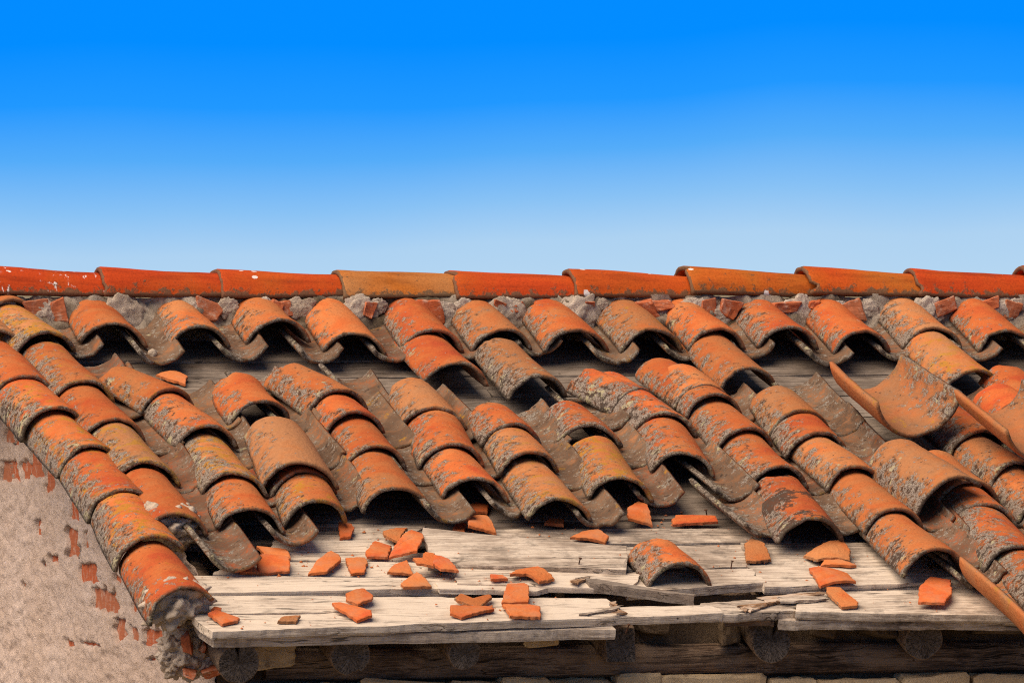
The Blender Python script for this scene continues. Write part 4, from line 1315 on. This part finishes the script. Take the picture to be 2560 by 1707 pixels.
front = wall_grid('front_wall', X_GABLE + .01, U_END, Z - 1.6, Z - 0.66, 0.02, 0.02,
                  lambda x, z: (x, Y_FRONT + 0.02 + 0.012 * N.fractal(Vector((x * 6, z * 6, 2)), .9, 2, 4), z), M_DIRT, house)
low = wall_grid('lower_wall', X_GABLE + .01, U_END, -0.1, Z - 1.58, 0.2, 0.2, lambda x, z: (x, Y_FRONT + 0.02 + .01 * nz(x * 3, z * 3), z), M_PLASTER, house)
# stones below and above the beam
rs = random.Random(12)
x = X_GABLE + 0.06
k = 0
while x < U_END - .1:
    w = rs.uniform(0.11, 0.26)
    top = STONE_TOP + rs.uniform(-.012, .006)
    h = rs.uniform(.12, .16)
    me = chunk(w * 1.02, 0.08, h, 200 + k, 0.07, 4, 0.05)
    link('stone', me, front, (x + w / 2, Y_FRONT - 0.018, Z + top - h / 2), (0, rs.uniform(-.05, .05), 0), M_STONE)
    x += w + .004
    k += 1
for k, (x, z, w, h) in enumerate([(0.93, -.757, .075, .05), (1.0, -.74, .04, .05), (1.22, -.735, .07, .035), (0.25, -.80, .12, .06), (1.42, -.745, .05, .06), (1.66, -.735, .05, .06), (0.55, -.742, .1, .04), (2.1, -.742, .12, .04), (1.8, -.74, .08, .05)]):
    me = chunk(w, 0.07, h, 400 + k, 0.15, 4, 0.08)
    link('stone', me, front, (x, Y_FRONT - 0.015, Z + z), (0, 0.1 * (k % 3 - 1), 0), M_STONE if k % 3 == 0 else M_DIRT)
# wall plate timber
V, F = [], []
nb, ring = 120, 14
for i in range(nb + 1):
    x = X_GABLE + 0.12 + (U_END - X_GABLE - .12) * i / nb
    for a in range(ring):
        t = 2 * math.pi * (a + .5) / ring
        cy, cz = math.cos(t), math.sin(t)
        p = 5.0
        k = (abs(cy) ** p + abs(cz) ** p) ** (-1 / p)
        hz = (BEAM_TOP - BEAM_BOT) / 2
        y = Y_FRONT + 0.035 + cy * k * 0.065 + 0.003 * nz(x * 3, a * .7, 4) + .002 * nz(x * 14, a * 2.1, 7)
        z = Z + (BEAM_TOP + BEAM_BOT) / 2 + cz * k * hz + 0.006 * nz(x * 2.2, 3.0, cz) + .003 * nz(x * 9, a * 1.3, 2)
        V.append((x, y, z))
for i in range(nb):
    for a in range(ring):
        b = (a + 1) % ring
        F.append((i * ring + a, (i + 1) * ring + a, (i + 1) * ring + b, i * ring + b))
F.append(tuple(reversed(range(ring)))); F.append(tuple(nb * ring + a for a in range(ring)))
link('wall_plate', mesh('wall_plate', V, F), house, mat=M_BEAM, color=(0.3, 0, 0, 1))

# --- gable wall: rough lime plaster flaked away over bricks
def patch(y, z):
    d = 0.0
    for (y0, y1, z0, z1) in BRICKS:
        if y0 - .06 < y < y1 + .06 and z0 - .03 < z < z1 + .03:
            jy = 0.045 * nz(y * 16, z * 30, 3.0)
            jz = 0.014 * nz(y * 20, z * 40, 8.0)
            ey = min(y + jy - y0, y1 - y - jy)
            ez = min(z + jz - z0, z1 - z - jz)
            d = max(d, min(1.0, max(0.0, min(ey / 0.012, ez / 0.005) + 0.6)))
    return d


def gable_top(y):
    return -abs(y) * math.tan(A) - 0.012


def gable(y, f):
    zt, zb = gable_top(y), -1.0
    z = zb + (zt - zb) * f
    d = 0.0055 * N.fractal(Vector((y * 14, z * 30, 1.0)), .85, 2, 5) + 0.006 * nz(y * 3, z * 6, 5.0)
    d += 0.0022 * nz(y * 35, z * 110, 9.0) + 0.003 * nz(y * 15, z * 50, 4.0)
    p = patch(y, z)
    return (X_GABLE - d + 0.030 * p, y, Z + z)


gw = wall_grid('gable_wall', Y_FRONT + 0.0, 1.7, 0.0, 1.0, 0.008, 0.0065, gable, M_PLASTER, house)
link_low = wall_grid('gable_base', Y_FRONT, 1.7, -0.1, Z - 0.99, 0.1, 0.1, lambda y, z: (X_GABLE - .006 * nz(y * 4, z * 4), y, z), M_PLASTER, house)
for i, (y0, y1, z0, z1) in enumerate(BRICKS):
    me = chunk(0.05, (y1 - y0) + .05, (z1 - z0) + .016, 600 + i, 0.02, 2, 0.02)
    link('brick', me, gw, (X_GABLE + 0.036, (y0 + y1) / 2, Z + (z0 + z1) / 2), None, M_BRICK)
# far gable and back wall close the house
link('far_gable_wall', mesh('far_gable_wall', [(U_END - .02, Y_FRONT, -.1), (U_END - .02, 1.7, -.1), (U_END - .02, 1.7, Z - .55), (U_END - .02, 0, Z - .02), (U_END - .02, Y_FRONT, Z - .52)], [(0, 1, 2, 3, 4)], False), house, mat=M_PLASTER)
link('back_wall', mesh('back_wall', [(X_GABLE, 1.7, -.1), (U_END, 1.7, -.1), (U_END, 1.7, Z - .55), (X_GABLE, 1.7, Z - .55)], [(0, 1, 2, 3)], False), house, mat=M_PLASTER)

# --- rubble and lime at the corner under the last verge tile
for i, (x, z, r) in enumerate(CORNER_LUMPS):
    me = blob(r, 30 + i, 0.5, 1.9, 5, (1.0, 0.9, 0.95))
    link('corner_rubble', me, house, (x, Y_FRONT - 0.015, Z + z), None, M_LIME)
for i, (x, z, sx, sz, rot) in enumerate(CORNER_BITS):
    me = chunk(sx, 0.05, sz, 80 + i, 0.25, 3, 0.08)
    link('brick_piece', me, house, (x, Y_FRONT - 0.055, Z + z), (0.2, rot, math.radians(-15)), M_BRICK)

# ------------------------------------------------------------------ loose things on the roof
def drop(name, me, mat, local, color, label, cat, group=None):
    o = link(name, me, None, None, None, mat, color)
    o.matrix_world = ROOF_M @ local
    return tag(o, label, cat, group)


me = tile_mesh(0.172, LOOSE_L, 801, h0=0.066, taper=0.9)
drop('loose_tile', me, M_TILE, place_tile(me, LOOSE_U, LOOSE_S, 0.012, 2, 0, -1), (.2, .7, .15, 0), 'short barrel tile lying alone on the bare boards, mouth forward', 'tile')

for nm, u, s, n, yaw, roll, pitch, w, L, h, color, lab in OVERTURNED:
    me = tile_mesh(w, L, 820 + int(u * 100), h0=h, taper=0.86)
    at = me.attributes['inner'].data
    for d in at:                       # not long exposed: little silt in the hollow
        d.value *= 0.3
    m = Matrix.Translation((u, -s, n)) @ Matrix.Rotation(math.radians(yaw), 4, 'Z') @ Matrix.Rotation(math.radians(pitch), 4, 'X') @ Matrix.Rotation(math.radians(roll), 4, 'Y') @ Matrix.Translation((0, 0, h)) @ Matrix.Rotation(math.pi, 4, 'Y')
    drop(nm, me, M_TILE, m, color, lab, 'tile')

# broken wedge of board
q = WEDGE
me, loc = plank_mesh(q, 0.030, 0.026, 0.6, 77)
m = Matrix.Translation(loc)
drop('broken_board', me, M_OLD, m, (0.2, 0, 0, 1), 'grey broken wedge of board leaning below the loose tile', 'board')

# shards
for i, ((poly, tone, curve), lab) in enumerate(zip(FRAGS, FRAG_LABELS)):
    P = [(u, -s) for u, s in poly]
    me, (cx, cy), zmin = shard_mesh(P, i + 1, curve)
    rr = random.Random(i)
    h = max(deck_height(u, s) for u, s in poly + [(cx, -cy)])
    tx, ty = rr.uniform(-.02, .07), rr.uniform(-.04, .04)
    ext = max(max(abs(x - cx), abs(y - cy)) for x, y in P)
    m = Matrix.Translation((cx, cy, h - zmin + 0.001 + ext * 0.3 * (abs(tx) + abs(ty)))) @ Matrix.Rotation(tx, 4, 'X') @ Matrix.Rotation(ty, 4, 'Y')
    drop('tile_shard', me, M_TILE if i in (2, 5, 9, 13, 19, 24, 28, 29, 30, 33) else M_FRESH, m, (tone, .2, 0, 0), lab, 'tile shard', 'tile shards scattered on the eaves boards')

# crumbs of clay and dirt between the shards, too many to count
V, F, rim = [], [], []
rc = random.Random(77)
for i in range(520):
    if i < 300:
        fr = rc.choice(FRAGS)[0]
        cu, cs = rc.choice(fr)
        u, sv = cu + rc.gauss(0, .03), cs + rc.gauss(0, .035)
    else:
        u, sv = rc.uniform(0.05, 2.1), rc.uniform(1.68, 2.2)
    h = deck_height(u, sv)
    if h < -0.01:
        continue
    r = 0.0016 + 0.0045 * rc.random() ** 3
    b0 = len(V)
    ang = rc.uniform(0, 6.28)
    for k in range(5):
        t = ang + k * 1.2566 + rc.uniform(-.3, .3)
        V.append((u + r * math.cos(t) * rc.uniform(.6, 1.2), -sv + r * math.sin(t) * rc.uniform(.6, 1.2), h + .0005))
    V.append((u + rc.uniform(-.3, .3) * r, -sv + rc.uniform(-.3, .3) * r, h + .0005 + r * rc.uniform(.5, .9)))
    rim += [0.6] * 6
    for k in range(5):
        F.append((b0 + k, b0 + (k + 1) % 5, b0 + 5))
k = len(V)
me = mesh('tile_crumbs', V, F, False, dict(along=[.2] * k, across=[0.0] * k, inner=[0.0] * k, rim=rim))
o = drop('tile_crumbs', me, M_FRESH, Matrix.Identity(4), (.3, .2, 0, 0), 'crumbs of terracotta and dirt strewn over the eaves boards', None)
o['kind'] = 'stuff'

me = blob(0.013, 5, 0.3, 1.5, 3)
drop('pebble', me, M_LIME, Matrix.Translation(PEBBLE), None, 'small white pebble resting in a channel tile under the ridge at left', 'stone')
